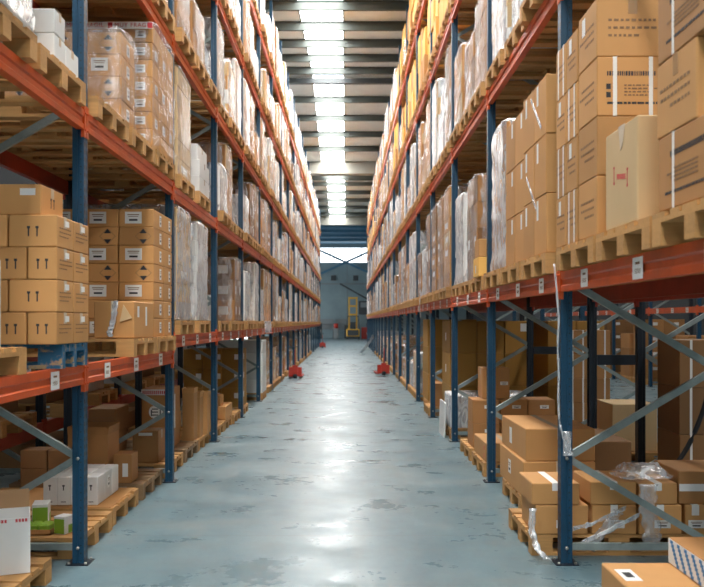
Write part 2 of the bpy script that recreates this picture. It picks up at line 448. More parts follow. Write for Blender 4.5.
def post_mesh(h, mat, sgn):
    # aisle face towards +x*sgn ; depth .09 (x), width .1 (y)
    pr = [(.038,-.04),(.038,.04),(.012,.04),(.012,.033),(-.006,.033),(-.006,.04),(-.038,.04),(-.038,.025),(-.025,.025),(-.025,-.025),(-.038,-.025),(-.038,-.04),(-.006,-.04),(-.006,-.033),(.012,-.033),(.012,-.04)]
    if sgn < 0: pr = [(-a, b) for a, b in pr][::-1]
    return MB().prism(pr, (0, 0, .008), 'z', h, mat).mesh('post')
def foot_mesh():
    mb = MB().box(-.075, .075, -.07, .07, 0, .008, 'dark_post_paint')
    for x in (-.055, .055):
        mb.cyl((x, .058, .008), (x, .058, .02), .009, 'bolt_steel', 6)
        mb.cyl((x, -.058, .008), (x, -.058, .02), .009, 'bolt_steel', 6)
    return mb.mesh('foot')
FOOT = foot_mesh()
POSTC = {}
def get_post(h, mat, s):
    if (h, mat, s) not in POSTC: POSTC[h, mat, s] = post_mesh(h, mat, s)
    return POSTC[h, mat, s]
BRC = {}
def brace_mesh(w, dz, near):
    key = (round(w, 3), round(dz, 3), near)
    if key not in BRC:
        mb = MB().bar((0, 0, 0), (w, 0, dz), .03, .045, 'galvanised_steel', (0, 1, 0), near)
        BRC[key] = mb.mesh('brace')
    return BRC[key]
def frame(side, k, xf, xr, h, label, cat_group, mats, detail, ys=None):
    """upright frame: front post at xf (aisle side), rear post at xr"""
    y = post_y(k) if ys is None else ys
    s = 1 if xf > xr else -1
    root = link('rack_upright', None, None, (xf, y, 0)); root.empty_display_size = .1
    tag(root, label, 'rack', cat_group)
    w = xr - xf
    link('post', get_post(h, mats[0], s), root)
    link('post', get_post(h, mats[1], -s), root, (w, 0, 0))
    link('foot_plate', FOOT, root); link('foot_plate', FOOT, root, (w, 0, 0))
    ins = .035
    x0 = -ins * s; x1 = w + ins * s
    bw = x1 - x0
    segs = [('h', .11)]
    z = .11; fr = False
    while z + .6 < h - .05: segs.append(('d', z, fr)); z += .59; fr = not fr
    if detail:
        link('brace', brace_mesh(bw, 0, True), root, (x0, 0, .11))
        for sg in segs[1:]:
            z, f_ = sg[1], sg[2]
            if f_: link('brace', brace_mesh(bw, .56, True), root, (x0, 0, z + .015))
            else: link('brace', brace_mesh(-bw, .56, True), root, (x1, 0, z + .015))
        if 'bolt' not in BRC: BRC['bolt'] = MB().cyl((0, -.041, 0), (0, -.052, 0), .011, 'bolt_steel', 6).mesh('bolt')
        for z in (.11, .70): link('bolt', BRC['bolt'], root, (0, 0, z))
    else:
        mb = MB().bar((x0, 0, .11), (x1, 0, .11), .03, .045, 'galvanised_steel')
        for sg in segs[1:]:
            z, f_ = sg[1], sg[2]
            mb.bar((x0 if f_ else x1, 0, z + .015), (x1 if f_ else x0, 0, z + .575), .03, .045, 'galvanised_steel')
        key = ('far', round(bw, 3), h, s)
        if key not in BRC: BRC[key] = mb.mesh('bracing')
        link('bracing', BRC[key], root)
    return root
NF = 19
XLF, XLR, XRF, XRR = -1.767, -2.78, 1.455, 2.466
XL2F, XL2R, XR2F, XR2R = -3.06, -4.07, 2.95, 3.96
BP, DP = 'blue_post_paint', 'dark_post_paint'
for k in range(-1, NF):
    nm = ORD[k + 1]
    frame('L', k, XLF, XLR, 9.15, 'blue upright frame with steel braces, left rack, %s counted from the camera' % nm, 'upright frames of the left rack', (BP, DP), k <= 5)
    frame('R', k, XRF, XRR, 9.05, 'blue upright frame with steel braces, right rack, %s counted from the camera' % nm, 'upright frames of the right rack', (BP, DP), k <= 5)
for k in range(0, 5):
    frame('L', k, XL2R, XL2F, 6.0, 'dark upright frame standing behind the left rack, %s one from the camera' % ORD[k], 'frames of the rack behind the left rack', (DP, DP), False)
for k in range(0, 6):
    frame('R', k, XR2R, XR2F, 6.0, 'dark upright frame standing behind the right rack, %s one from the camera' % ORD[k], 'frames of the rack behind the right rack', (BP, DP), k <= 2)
    if k <= 4:
        o = link('row_spacer', MB().box(0, XR2F - XRR - .1, -.02, .02, -.05, .05, 'dark_post_paint').mesh(), None, (XRR + .05, post_y(k), 1.22))
        tag(o, 'dark steel spacer bar joining two rear posts behind the right rack, bay %s' % ORD[k], 'spacer', 'row spacers')
for j, yy in enumerate((14.8, 17.6, 20.4, 23.2, 26.0, 28.8, 31.6)):
    frame('R', 0, 7.5, 8.5, 6.0, 'blue upright frame across the next aisle, seen under the right rack, %s from near' % ORD[j], 'frames across the next aisle', (BP, DP), False, yy)

BEAMC = {}
def beam_mb(ln, s, mat, near=True):
    """box beam along y, aisle face towards +s x; origin: start, top"""
    t = .05
    if near: pr = [(0,-BH),(t,-BH),(t,-BH+.035),(t-.010,-BH+.045),(t-.010,-.055),(t,-.045),(t,0),(0,0)]
    else: pr = [(0,-BH),(t,-BH),(t,0),(0,0)]
    pr = [(a * s, b) for a, b in pr]
    return MB().prism(pr, (0, 0, 0), 'y', ln, mat)
def label_mb(s):
    mb = MB().box(0, .0015 * s, 0, .14, -.112, -.005, 'paper_white')
    mb.box(.0015 * s, .002 * s, .04, .10, -.04, -.028, 'ink_brown')
    for i in range(9): mb.box(.0015 * s, .002 * s, .03 + i * .009, .033 + i * .009, -.085, -.06, 'ink_brown')
    return mb
LABC = {1: label_mb(1).mesh('location_label'), -1: label_mb(-1).mesh('location_label')}
CONC = {}
def beam(side, k, lv, x, s, top, label, group, mat, labels=0, near=True, ys=None, conn=True):
    y0 = (post_y(k) if ys is None else ys) + .043; ln = 2.8 - .086
    key = (s, mat, near)
    if key not in BEAMC: BEAMC[key] = beam_mb(ln, s, mat, near).mesh('beam')
    o = link('rack_beam', BEAMC[key], None, (x - .005 * s, y0, top))
    tag(o, label, 'beam', group)
    if conn:
        ck = (s, mat)
        if ck not in CONC:
            for key_, sg_ in ((ck, 1), ((ck, 1), -1)):     # wraps over the post at the far / near end
                a_, b_ = sorted((0, .039 * sg_))
                c_ = MB().box(.049 * s, .054 * s, a_, b_, -.18, .03, mat).box(.03 * s, .049 * s, *sorted((0, .002 * sg_)), -.18, .03, mat)
                for z_ in (-.02, -.13): c_.cyl((.054 * s, .02 * sg_, z_), (.061 * s, .02 * sg_, z_), .009, mat, 6)
                CONC[key_] = c_.mesh('connector')
        link('connector', CONC[ck, 1], o, (0, 0, 0)); link('connector', CONC[ck], o, (0, ln, 0))
    for i in range(labels):
        l = link('location_label', LABC[s], o, (.051 * s, (.38 if i == 0 else 0) + [0, 1.2, 2.1][i], -.01))
    return o
for k in range(-1, NF - 1):
    for side in 'LR':
        for li, top in enumerate(levels(side, k)):
            # skip what the frame cannot see
            yend = post_y(k + 1)
            if 322 - (top - .2 - 1.6) * F / yend < -40: continue
            s = 1 if side == 'L' else -1
            xf = (XLF if side == 'L' else XRF)
            sn = 'left' if side == 'L' else 'right'
            mat = 'orange_beam_paint' if li == 0 else 'orange_beam_paint'
            beam(side, k, li, xf - .005 * s, s, top, 'orange front beam of the %s rack, %s level, %s bay from the camera' % (sn, LEVN[li], ORD[k + 1]),
                 'front beams of the %s rack' % sn, mat, 3 if (li == 0 and k < 11) else 0, k < 6, conn=k < 12)
            if k <= 3 and li < 4:
                xr = XLR if side == 'L' else XRR
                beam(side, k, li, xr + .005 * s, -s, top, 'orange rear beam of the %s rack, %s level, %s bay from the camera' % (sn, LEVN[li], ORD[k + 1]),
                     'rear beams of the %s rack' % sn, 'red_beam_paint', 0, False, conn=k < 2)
for k in range(0, 4):
    for li, top in enumerate((.6, 2.0, 3.6)):
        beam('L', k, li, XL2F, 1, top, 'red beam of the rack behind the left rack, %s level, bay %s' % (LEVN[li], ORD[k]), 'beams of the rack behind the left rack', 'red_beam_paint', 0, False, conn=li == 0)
for k in range(0, 5):
    for li, top in enumerate((1.93, 3.9)):
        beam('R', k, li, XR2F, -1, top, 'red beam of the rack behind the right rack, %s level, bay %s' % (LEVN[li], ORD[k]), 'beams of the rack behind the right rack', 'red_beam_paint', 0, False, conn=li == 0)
for j, yy in enumerate((14.8, 17.6, 20.4, 23.2, 26.0, 28.8)):
    beam('R', 0, 0, 7.5, -1, 1.93, 'orange beam with white tags across the next aisle under the right rack, %s from near' % ORD[j], 'beams across the next aisle', 'orange_beam_paint', 3, False, ys=yy)

# ------------------------------------------------------------------ pallets (1.2 deep in x, .8 along y, origin at the centre of the base)
def pallet_parts(wm):
    deck = MB()
    for y0, y1 in ((-.4, -.255), (-.2, -.1), (-.0725, .0725), (.1, .2), (.255, .4)): deck.box(-.6, .6, y0, y1, .122, .144, wm)
    for x0, x1 in ((-.6, -.455), (-.0725, .0725), (.455, .6)): deck.box(x0, x1, -.4, .4, .1, .122, wm)
    blk = MB().box(-.0725, .0725, -.05, .05, .022, .1, wm)
    bot = MB().box(-.6, .6, -.05, .05, 0, .022, wm)
    return deck, blk, bot
PAL = {}
for wm in ('pallet_wood', 'pallet_wood_old', 'blue_pallet_paint'):
    d, b, t = pallet_parts(wm)
    full = MB(); full.merge(d, (0, 0, 0))
    for x in (-.5275, 0, .5275):
        for y in (-.35, 0, .35): full.merge(b, (x, y, 0))
    for y in (-.35, 0, .35): full.merge(t, (0, y, 0))
    PAL[wm] = (d.mesh('deck'), b.mesh('block'), t.mesh('bottom_board'), full.mesh('pallet'), full)
NPAL = [0]
def pallet(xc, yc, z, label, wm='pallet_wood', detail=False, rot=0):
    NPAL[0] += 1
    P_ = PAL[wm]
    o = link('pallet', P_[0] if detail else P_[3], None, (xc, yc, z + .001), (0, 0, math.radians(rot)))
    tag(o, label, 'pallet', 'pallets')
    if detail:
        for x in (-.5275, 0, .5275):
            for y in (-.35, 0, .35): link('block', P_[1], o, (x, y, 0))
        for y in (-.35, 0, .35): link('bottom_board', P_[2], o, (0, y, 0))
    return o
PH = .147

# ------------------------------------------------------------------ cartons
CC = {}
NCART = [0]
def plate(mb, face, dims, u, v, w, h, m, t=.0014, lift=0.0):
    """thin plate on a side of the box; u across the face (from its middle), v up from the base"""
    W, D, H = dims
    if face == '-y': mb.box(u - w/2, u + w/2, -D/2 - t - lift, -D/2 - lift, v - h/2, v + h/2, m)
    elif face == '+x': mb.box(W/2 + lift, W/2 + t + lift, u - w/2, u + w/2, v - h/2, v + h/2, m)
    elif face == '-x': mb.box(-W/2 - t - lift, -W/2 - lift, u - w/2, u + w/2, v - h/2, v + h/2, m)
    elif face == '+z': mb.box(u - w/2, u + w/2, v - h/2, v + h/2, H + lift, H + t + lift, m)
def face_w(face, dims): return dims[0] if face in ('-y', '+z') else dims[1]
def marks_mb(kind, face, dims):
    mb = MB(); W, D, H = dims; fw = face_w(face, dims)
    if kind == 'arrows':
        if fw < .12:
            plate(mb, face, dims, 0, H * .6, .008, .035, 'ink_black'); plate(mb, face, dims, 0, H * .6 + .02, .02, .012, 'ink_black')
            plate(mb, face, dims, 0, H * .12, .04, .006, 'ink_black'); return mb
        for u in (-.025, .025):
            plate(mb, face, dims, u, H * .46, .008, .05, 'ink_black')
            plate(mb, face, dims, u, H * .46 + .028, .018, .014, 'ink_black')
    elif kind == 'text':
        rows = 3
        for r_ in range(rows):
            x = -fw * .34; v = H * (.62 - .13 * r_)
            end = fw * (.34 if r_ < 2 else .1)
            while x < end:
                w = R.uniform(.012, .03); plate(mb, face, dims, x + w / 2, v, w, min(.014, H * .04), 'ink_brown'); x += w + .012
    elif kind == 'barcode':
        v = H * .72; x = -fw * .36
        while x < fw * .30:
            w = R.choice((.004, .007, .010)); plate(mb, face, dims, x + w / 2, v, w, H * .075, 'ink_black'); x += w + .005
        for u, vv in ((-fw * .34, .50), (-fw * .34, .36)):
            plate(mb, face, dims, u, H * vv, .025, .03, 'ink_black')
        for r_ in range(4):
            x = -fw * .12
            while x < fw * (.25 if r_ != 1 else .34):
                w = R.uniform(.01, .03); plate(mb, face, dims, x + w / 2, H * (.52 - .055 * r_), w, .008, 'ink_brown'); x += w + .007
        x = -fw * .36
        while x < fw * .34:
            w = R.uniform(.012, .04); plate(mb, face, dims, x + w / 2, H * .22, w, .012, 'ink_black'); x += w + .006
    elif kind == 'hazard':
        s_ = min(.07, H * .44); c = (fw * .2, H * .5)
        for i in range(9):
            t_ = i / 9; w = s_ * 2 * (1 - t_) * .45
            for sg in (1, -1): plate(mb, face, dims, c[0], c[1] + sg * s_ * (.42 + t_ * .55), max(.004, w), s_ * .07, 'ink_black')
        for i in range(10):
            t_ = i / 10
            for sx in (1, -1):
                for sg in (1, -1): plate(mb, face, dims, c[0] + sx * s_ * (1 - t_), c[1] + sg * s_ * t_, .004, s_ * .11, 'ink_brown')
    elif kind == 'redwords':
        for u, v in ((-.10, .46), (.10, .54)):
            plate(mb, face, dims, u, H * v - .0, .006, H * .14, 'ink_red')
            plate(mb, face, dims, u, H * v + H * .08, .018, .012, 'ink_red'); plate(mb, face, dims, u, H * v - H * .08, .018, .012, 'ink_red')
        x = -.065
        while x < .06: plate(mb, face, dims, x, H * .5 + x * .15, .011, .026, 'ink_red'); x += .019
    elif kind == 'redcorner':
        plate(mb, face, dims, -fw * .38, H * .7, .03, H * .22, 'ink_red'); plate(mb, face, dims, -fw * .38, H * .3, .02, .05, 'ink_red')
    elif kind == 'roundlabel':
        for i in range(-6, 7):
            w = .16 * math.sqrt(max(0, 1 - (i / 6.6) ** 2)); plate(mb, face, dims, 0, H * .62 + i * .0115, w, .0118, 'paper_white')
        for i in (-2, 0, 2): plate(mb, face, dims, -.01, H * .62 + i * .017, .07, .012, 'ink_black', lift=.0016)
        for u in (-.05, .05): plate(mb, face, dims, u, H * .62 - .01, .012, .07, 'ink_black', lift=.0016)
    elif kind == 'stripes':
        mb_w = fw * .98
        plate(mb, face, dims, 0, H / 2, mb_w, H * .94, 'paper_white')
        x = -fw * .47
        while x < fw * .38:
            for q in range(7):
                plate(mb, face, dims, x + q * .013, H * .10 + q * H * .13, .030, H * .13, 'ink_blue', lift=.0016)
            x += .085
    return mb
def label_box_mb(face, dims, u, v, w, h, code=True):
    mb = MB(); plate(mb, face, dims, u, v, w, h, 'paper_white', lift=.0003)
    if code:
        plate(mb, face, dims, u, v - h * .2, w * .5, h * .16, 'ink_black', lift=.0018)
        plate(mb, face, dims, u, v + h * .25, w * .7, h * .07, 'ink_brown', lift=.0018); plate(mb, face, dims, u, v + h * .1, w * .6, h * .05, 'ink_brown', lift=.0018)
    return mb
def mesh_of(key, fn):
    if key not in CC: CC[key] = fn().mesh(key[0])
    return CC[key]
def carton(x0, x1, y0, y1, z0, z1, label, col='tan', group=None, tape=None, lab=(), marks=(), straps=None, rot=None, cat='box', gap=.003, shared=False):
    """lab: list of (face,u,v,w,h[,code]); marks: list of (kind, face)"""
    NCART[0] += 1
    W, D, H = round(x1 - x0 - 2 * gap, 3), round(y1 - y0 - 2 * gap, 3), round(z1 - z0 - .001, 3)
    dims = (W, D, H)
    def body():
        mb = MB().chbox(-W/2, W/2, -D/2, D/2, 0, H, 'cardboard_' + col, min(.006, H * .05))
        return mb
    key = ('carton', dims, col)
    if key not in CC:
        mb = body(); CC[key] = mb.mesh('carton')
    if rot is None: rot = R.uniform(-.28, .28) if gap < .004 else R.uniform(-.7, .7)
    o = link('carton', CC[key], None, ((x0 + x1) / 2, (y0 + y1) / 2, z0 + .001), (0, 0, math.radians(rot)))
    tag(o, label, cat, group, shared=shared)
    if tape:
        tw = min(.05, D * .2)
        def tp():
            mb = MB(); tm = {'t': 'tape_tan', 'c': 'tape_clear', 'w': 'paper_white'}[tape[1]]
            if tape[0] == 'x':   # runs along x, folding over the ends
                mb.box(-W/2, W/2, -tw/2, tw/2, H, H + .0012, tm)
                mb.box(W/2, W/2 + .0012, -tw/2, tw/2, H - min(.09, H * .35), H, tm).box(-W/2 - .0012, -W/2, -tw/2, tw/2, H - min(.09, H * .35), H, tm)
            else:
                mb.box(-tw/2, tw/2, -D/2, D/2, H, H + .0012, tm)
                mb.box(-tw/2, tw/2, -D/2 - .0012, -D/2, H - min(.09, H * .35), H, tm)
            return mb
        link('packing_tape', mesh_of(('packing_tape', dims, tape), tp), o)
    for i, lb in enumerate(lab):
        face, u, v, w, h = lb[:5]
        fw = face_w(face, dims)
        link('shipping_label', mesh_of(('shipping_label', dims, lb), lambda: label_box_mb(face, dims, u * fw, v * H, w, h, len(lb) < 6 or lb[5])), o)
    for mk in marks:
        link('printed_text', mesh_of(('printed_text', dims, mk, R.randint(0, 2)), lambda: marks_mb(mk[0], mk[1], dims)), o)
    if straps:
        for f_ in (-.25, .25):
            def sb():
                mb = MB(); t = .0015; w = .011
                if straps == 'x':    # bands around the box in the y-z plane (seen on the camera face), at two x
                    c = f_ * W
                    mb.box(c-w, c+w, -D/2-t, -D/2, 0, H, 'strap_white').box(c-w, c+w, D/2, D/2+t, 0, H, 'strap_white').box(c-w, c+w, -D/2, D/2, H, H+t, 'strap_white')
                else:
                    c = f_ * D
                    mb.box(-W/2-t, -W/2, c-w, c+w, 0, H, 'strap_white').box(W/2, W/2+t, c-w, c+w, 0, H, 'strap_white').box(-W/2, W/2, c-w, c+w, H, H+t, 'strap_white')
                return mb
            link('strap', mesh_of(('strap', dims, straps, f_), sb), o)
    return o
def open_carton(x0, x1, y0, y1, z0, z1, label, col='kraft', group=None, lab=(), marks=(), ang=(25, 60, 35, 80), flen=None):
    W, D, H = x1 - x0, y1 - y0, z1 - z0; t = .006; m = 'cardboard_' + col
    mb = MB().box(-W/2, W/2, -D/2, D/2, 0, t, m)
    mb.box(-W/2, W/2, -D/2, -D/2 + t, t, H, m).box(-W/2, W/2, D/2 - t, D/2, t, H, m).box(-W/2, -W/2 + t, -D/2 + t, D/2 - t, t, H, m).box(W/2 - t, W/2, -D/2 + t, D/2 - t, t, H, m)
    o = link('carton', mb.mesh('open_carton'), None, ((x0+x1)/2, (y0+y1)/2, z0 + .001))
    tag(o, label, 'box', group)
    fl = flen or min(W, D) * .45
    for i, (px, py, ln, ax) in enumerate(((0, -D/2, W, 'y-'), (0, D/2, W, 'y+'), (-W/2, 0, D, 'x-'), (W/2, 0, D, 'x+'))):
        if ang[i] is None: continue
        a = math.radians(ang[i]); ca, sa = math.cos(a) * fl, math.sin(a) * fl
        f = MB()
        if ax[0] == 'y':
            s = -1 if ax[1] == '-' else 1
            f.bar((0, 0, 0), (0, s * ca, sa), ln - .01, .005, m, (1, 0, 0))
        else:
            s = -1 if ax[1] == '-' else 1
            f.bar((0, 0, 0), (s * ca, 0, sa), ln - .01, .005, m, (0, 1, 0))
        link('flap', f.mesh(), o, (px, py, H))
    dims = (W, D, H)
    for lb in lab: link('shipping_label', label_box_mb(lb[0], dims, lb[1] * face_w(lb[0], dims), lb[2] * H, lb[3], lb[4]).mesh(), o)
    for mk in marks: link('printed_text', marks_mb(mk[0], mk[1], dims).mesh(), o)
    return o

# ------------------------------------------------------------------ wrapped pallet loads
def block_mb(W, D, H, nx, ny, nz, mats, rnd, push=.012, g=.012):
    """a tight block of cartons: one connected skin whose cells are the cartons, seams sunk between them"""
    mb = MB()
    vid = {}
    def gv(p):
        k = tuple(round(c, 4) for c in p)
        if k not in vid: vid[k] = len(mb.v); mb.v.append(k)
        return vid[k]
    def side(o, du, dv, n, nu, nv):
        o, du, dv, n = map(Vector, (o, du, dv, n))
        lu, lv = du.length, dv.length
        for i in range(nu):
            for j in range(nv):
                a = o + du * (i / nu) + dv * (j / nv); b = o + du * ((i+1) / nu) + dv * (j / nv)
                c = o + du * ((i+1) / nu) + dv * ((j+1) / nv); d = o + du * (i / nu) + dv * ((j+1) / nv)
                ids = [gv(p) for p in (a, b, c, d)]
                ins = .006; pu = n * (rnd.uniform(.002, push) if n.z > -.5 else 0)
                eu = du.normalized() * ins; ev = dv.normalized() * ins
                q = [a + eu + ev, b - eu + ev, c - eu - ev, d + eu - ev]
                bi = len(mb.v)
                mb.v.extend([tuple(p + pu) for p in q])
                m = rnd.choice(mats)
                mb.f.append((bi, bi+1, bi+2, bi+3)); mb.m.append(m); mb.s.append(False)
                for e in range(4):
                    mb.f.append((ids[e], ids[(e+1) % 4], bi + (e+1) % 4, bi + e)); mb.m.append(m); mb.s.append(False)
                if rnd.random() < .35 and n.z < .5 and nu * nv > 2:
                    cc = (q[0] + q[2]) / 2 + pu + n * .001; hw = du / nu * .22; hh = dv / nv * .2
                    bi = len(mb.v); mb.v.extend([tuple(cc - hw - hh), tuple(cc + hw - hh), tuple(cc + hw + hh), tuple(cc - hw + hh)])
                    mb.f.append((bi, bi+1, bi+2, bi+3)); mb.m.append('paper_white'); mb.s.append(False)
    w, d = W / 2, D / 2
    side((-w, -d, 0), (W, 0, 0), (0, 0, H), (0, -1, 0), nx, nz)
    side((w, d, 0), (-W, 0, 0), (0, 0, H), (0, 1, 0), nx, nz)
    side((w, -d, 0), (0, D, 0), (0, 0, H), (1, 0, 0), ny, nz)
    side((-w, d, 0), (0, -D, 0), (0, 0, H), (-1, 0, 0), ny, nz)
    side((-w, -d, H), (W, 0, 0), (0, D, 0), (0, 0, 1), nx, ny)
    side((-w, d, 0), (W, 0, 0), (0, -D, 0), (0, 0, -1), nx, ny)
    return mb
def film_mb(W, D, H, seed, mat, rough=.014, off=.02, dz=.06, top=True, n=36):
    rnd = random.Random(seed); mb = MB()
    def ring(sc, z, amp):
        out = []
        for i in range(n):
            t = 2 * math.pi * i / n
            c, s = math.cos(t), math.sin(t)
            e = .22
            x = (W/2 + off) * math.copysign(abs(c) ** e, c); y = (D/2 + off) * math.copysign(abs(s) ** e, s)
            x, y = x * sc, y * sc
            nv = noise.noise(Vector((x * 5 + seed * 7.3, y * 5, z * 7))) + .6 * noise.noise(Vector((x * 14 + seed, y * 14, (z + x) * 16)))
            L_ = math.hypot(x, y) or 1
            k = max(0, amp * (nv + .5))
            out.append((x + x / L_ * k, y + y / L_ * k, z + .3 * k))
        return out
    m = max(4, int(H / dz)); rows = [ring(1, H * j / m, rough * (1.9 if j < 2 else 1)) for j in range(m + 1)]
    if top:
        rows.append(ring(.985, H + .03, rough)); rows.append(ring(.6, H + .035, rough * 1.5)); rows.append(ring(.2, H + .04, rough))
    vs = [p for r_ in rows for p in r_]
    fs = [(j*n+i, j*n+(i+1) % n, (j+1)*n+(i+1) % n, (j+1)*n+i) for j in range(len(rows) - 1) for i in range(n)]
    if top: fs.append(tuple((len(rows)-1)*n + i for i in range(n)))
    return mb.add(vs, fs, mat, True)
LOADC = {}
PALS = {
 'tan': (['cardboard_tan', 'cardboard_tan', 'cardboard_kraft', 'cardboard_beige'], 'stretch_film_clear', 'tan cartons under clear film'),
 'hazy': (['cardboard_beige', 'cardboard_tan', 'cardboard_white'], 'stretch_film_hazy', 'pale tan cartons under hazy film'),
 'white': (['cardboard_white', 'cardboard_beige'], 'stretch_film_white', 'goods under whitish film'),
 'grey': (['cardboard_grey', 'cardboard_white'], 'stretch_film_hazy', 'grey goods under silvery film'),
 'brown': (['cardboard_brown', 'cardboard_kraft'], 'stretch_film_clear', 'brown cartons under clear film'),
 'yellow': (['cardboard_yellow', 'cardboard_yellow', 'cardboard_tan'], None, 'big yellowish cartons without film'),
 'blank': (['cardboard_beige'], None, 'tall plain beige cartons without film'),
}
PALS['gleam'] = (['cardboard_white'], 'stretch_film_white', '')
def load_variant(pal, h, var, W=1.12, D=.78):
    key = (pal, h, var, W, D)
    if key not in LOADC:
        rnd = random.Random(hash((len(pal), int(h * 100), var, int(W*100))) % 9999)
        mats, film, _ = PALS[pal]
        ncell = max(2, round(h / (.19 + .11 * (var % 3))))
        if pal in ('yellow', 'blank'): ncell = 2 if h > 1 else 1
        ny = [2, 3, 2, 1][var % 4] if pal != 'yellow' else 2
        b = block_mb(W - .06, D - .04, h, 3, ny, ncell, mats, rnd)
        f = film_mb(W - .06, D - .04, h, rnd.random() * 50, film) if film else None
        LOADC[key] = (b, f, b.mesh('carton_block'), f.mesh('stretch_wrap') if f else None)
    return LOADC[key]
def wrapped(xc, yc, z, h, pal, var, label, W=1.12, D=.78, group='wrapped pallet loads', rot=0):
    b, f, bm_, fm = load_variant(pal, h, var, W, D)
    o = link('wrapped_load' if f else 'carton_load', bm_, None, (xc, yc, z + .003), (0, 0, math.radians(rot)))
    tag(o, label, 'pallet load', group)
    if fm: link('stretch_wrap', fm, o)
    return o

# ------------------------------------------------------------------ LEFT RACK, hand-placed near bays
def stack(xs, ys, z0, rows, rh, phrase, col='tan', group=None, visible=None, deco=None, name_x=None, gap=.0045):
    """individual cartons; xs, ys: lists of edges; phrase ends the label"""
    xw = name_x or ['aisle column', 'second column', 'third column', 'fourth column', 'fifth column']
    for r_ in range(rows):
        for i in range(len(xs) - 1):
            for j in range(len(ys) - 1):
                if visible and not visible(r_, i, j): continue
                kw = dict(deco(r_, i, j)) if deco else {}
                rowt = 'bottom row' if r_ == 0 else ('top row' if r_ == rows - 1 else 'row %s from bottom' % ['', 'two', 'three', 'four', 'five', 'six', 'seven'][r_])
                yt = '' if len(ys) < 3 else (' front' if j == 0 else (' behind' if j == 1 else ' rear'))
                a, b = sorted((xs[i], xs[i + 1]))
                c = kw.pop('col', col)
                carton(a, b, ys[j], ys[j + 1], z0 + r_ * rh, z0 + (r_ + 1) * rh - .001, '%s, %s, %s%s' % (phrase, rowt, xw[i], yt), c, group, gap=gap, **kw)

# --- left, lowest shelf, bay -1 : blue pallet with taped cartons
zs = 1.32 + PH
bp_ = pallet(-2.29, 5.17, 1.32, 'blue painted pallet under taped cartons on the lowest shelf, left rack', 'blue_pallet_paint', True); bp_.scale = (1, .6, 1)
pallet(-2.32, 4.06, 1.32, 'bare-ended wooden pallet beside the blue pallet, lowest shelf, left rack', 'pallet_wood', True)
carton(-2.3, -1.75, 3.7, 4.21, zs, zs + .45, 'white carton at the picture edge beside the blue pallet', 'white')
g = 'taped cartons on the blue pallet'
def deco_a(r_, i, j):
    d = {'tape': ('x', 'c')}
    if r_ in (0, 2): d['marks'] = (('arrows', '-y'), ('text', '+x'))
    else: d['lab'] = (('-y', .05, .76, .12, .045, False),)
    d['lab'] = d.get('lab', ()) + (('+x', .1, .8, .07, .035, False),)
    return d
W_ = 'taped tan carton on the blue pallet'
for r_ in range(4):
    xs = [-1.68, -1.86, -2.04, -2.22] if r_ in (0, 2) else [-1.68, -1.97, -2.26]
    stack(xs, [4.82, 5.12, 5.42], zs + r_ * .19, 1, .19, W_ + ' %s' % ['layer one', 'layer two', 'layer three', 'layer four'][r_], 'tan', g, None, deco_a)
carton(-2.10, -1.78, 4.84, 5.22, zs + .76, zs + .94, 'topmost taped carton on the blue pallet with two dark arrows on its side', 'tan', g, ('x', 'c'), (('-y', .25, .75, .09, .04, False),), (('arrows', '+x'),))
carton(-2.40, -2.11, 4.84, 5.2, zs + .76, zs + .93, 'top-layer carton half cut off by the picture edge, on the blue pallet', 'kraft', g, ('x', 'c'))

# --- left, lowest shelf, bay 0 (recessed empty slot, then a low carton and a seven-row stack)
pallet(-2.29, 7.0, 1.32, 'wooden pallet under the torn-film carton, lowest shelf, left rack', 'pallet_wood', True)
pallet(-2.29, 7.83, 1.32, 'wooden pallet under the seven-row labelled stack, lowest shelf, left rack', 'pallet_wood', True)
c = carton(-2.03, -1.70, 6.66, 7.32, zs + .002, zs + .30, 'large tan carton with torn film corner in front of the labelled stack', 'tan', None, ('y', 'c'), (('+x', -.3, .72, .06, .09, False), ('+x', .1, .6, .05, .16, False)))
mbt = MB()
rr = random.Random(3)
mbt.prism([(-.03, .13), (.07, .16), (.0, .27)], (.08, -.345, 0), 'y', .006, 'cardboard_beige')
link('torn_flap', mbt.mesh(), c); torn = c
def deco_b(r_, i, j):
    d = {}
    if j == 0:
        if r_ % 2 == 0: d['lab'] = (('-y', -.08, .52, .15, .105),)
        else: d['marks'] = (('hazard', '-y'),)
    if i == 0: d['lab'] = d.get('lab', ()) + (('+x', .18, .5, .07, .10),)
    return d
stack([-1.72, -2.04, -2.36, -2.68], [7.42, 7.82, 8.2], zs, 7, .164, 'flat labelled carton, seven-row stack by second blue post', 'tan', 'cartons of the seven-row stack',
      lambda r_, i, j: j == 0 or i == 0, deco_b, ['aisle column', 'middle column', 'inner column'])

# --- left, lowest shelf, bay 1
zs1 = 1.47 + PH
pallet(-2.29, 8.85, 1.47, 'wooden pallet under the greyish tall wrapped load, lowest shelf, left rack', 'pallet_wood', True)
pallet(-2.29, 9.95, 1.47, 'wooden pallet under the gleaming white wrapped load, lowest shelf, left rack', 'pallet_wood', True)
PALS['sheet'] = (['cardboard_beige', 'cardboard_grey', 'cardboard_beige'], 'stretch_film_hazy', '')
PALS['gleam'] = (['cardboard_white'], 'stretch_film_white', '')
wrapped(-2.27, 8.85, zs1, 1.15, 'sheet', 3, 'tall greyish-tan wrapped load just behind the second blue post, lowest shelf')
wrapped(-2.27, 9.98, zs1, 1.12, 'gleam', 3, 'tall gleaming white wrapped load, second in bay behind second blue post')

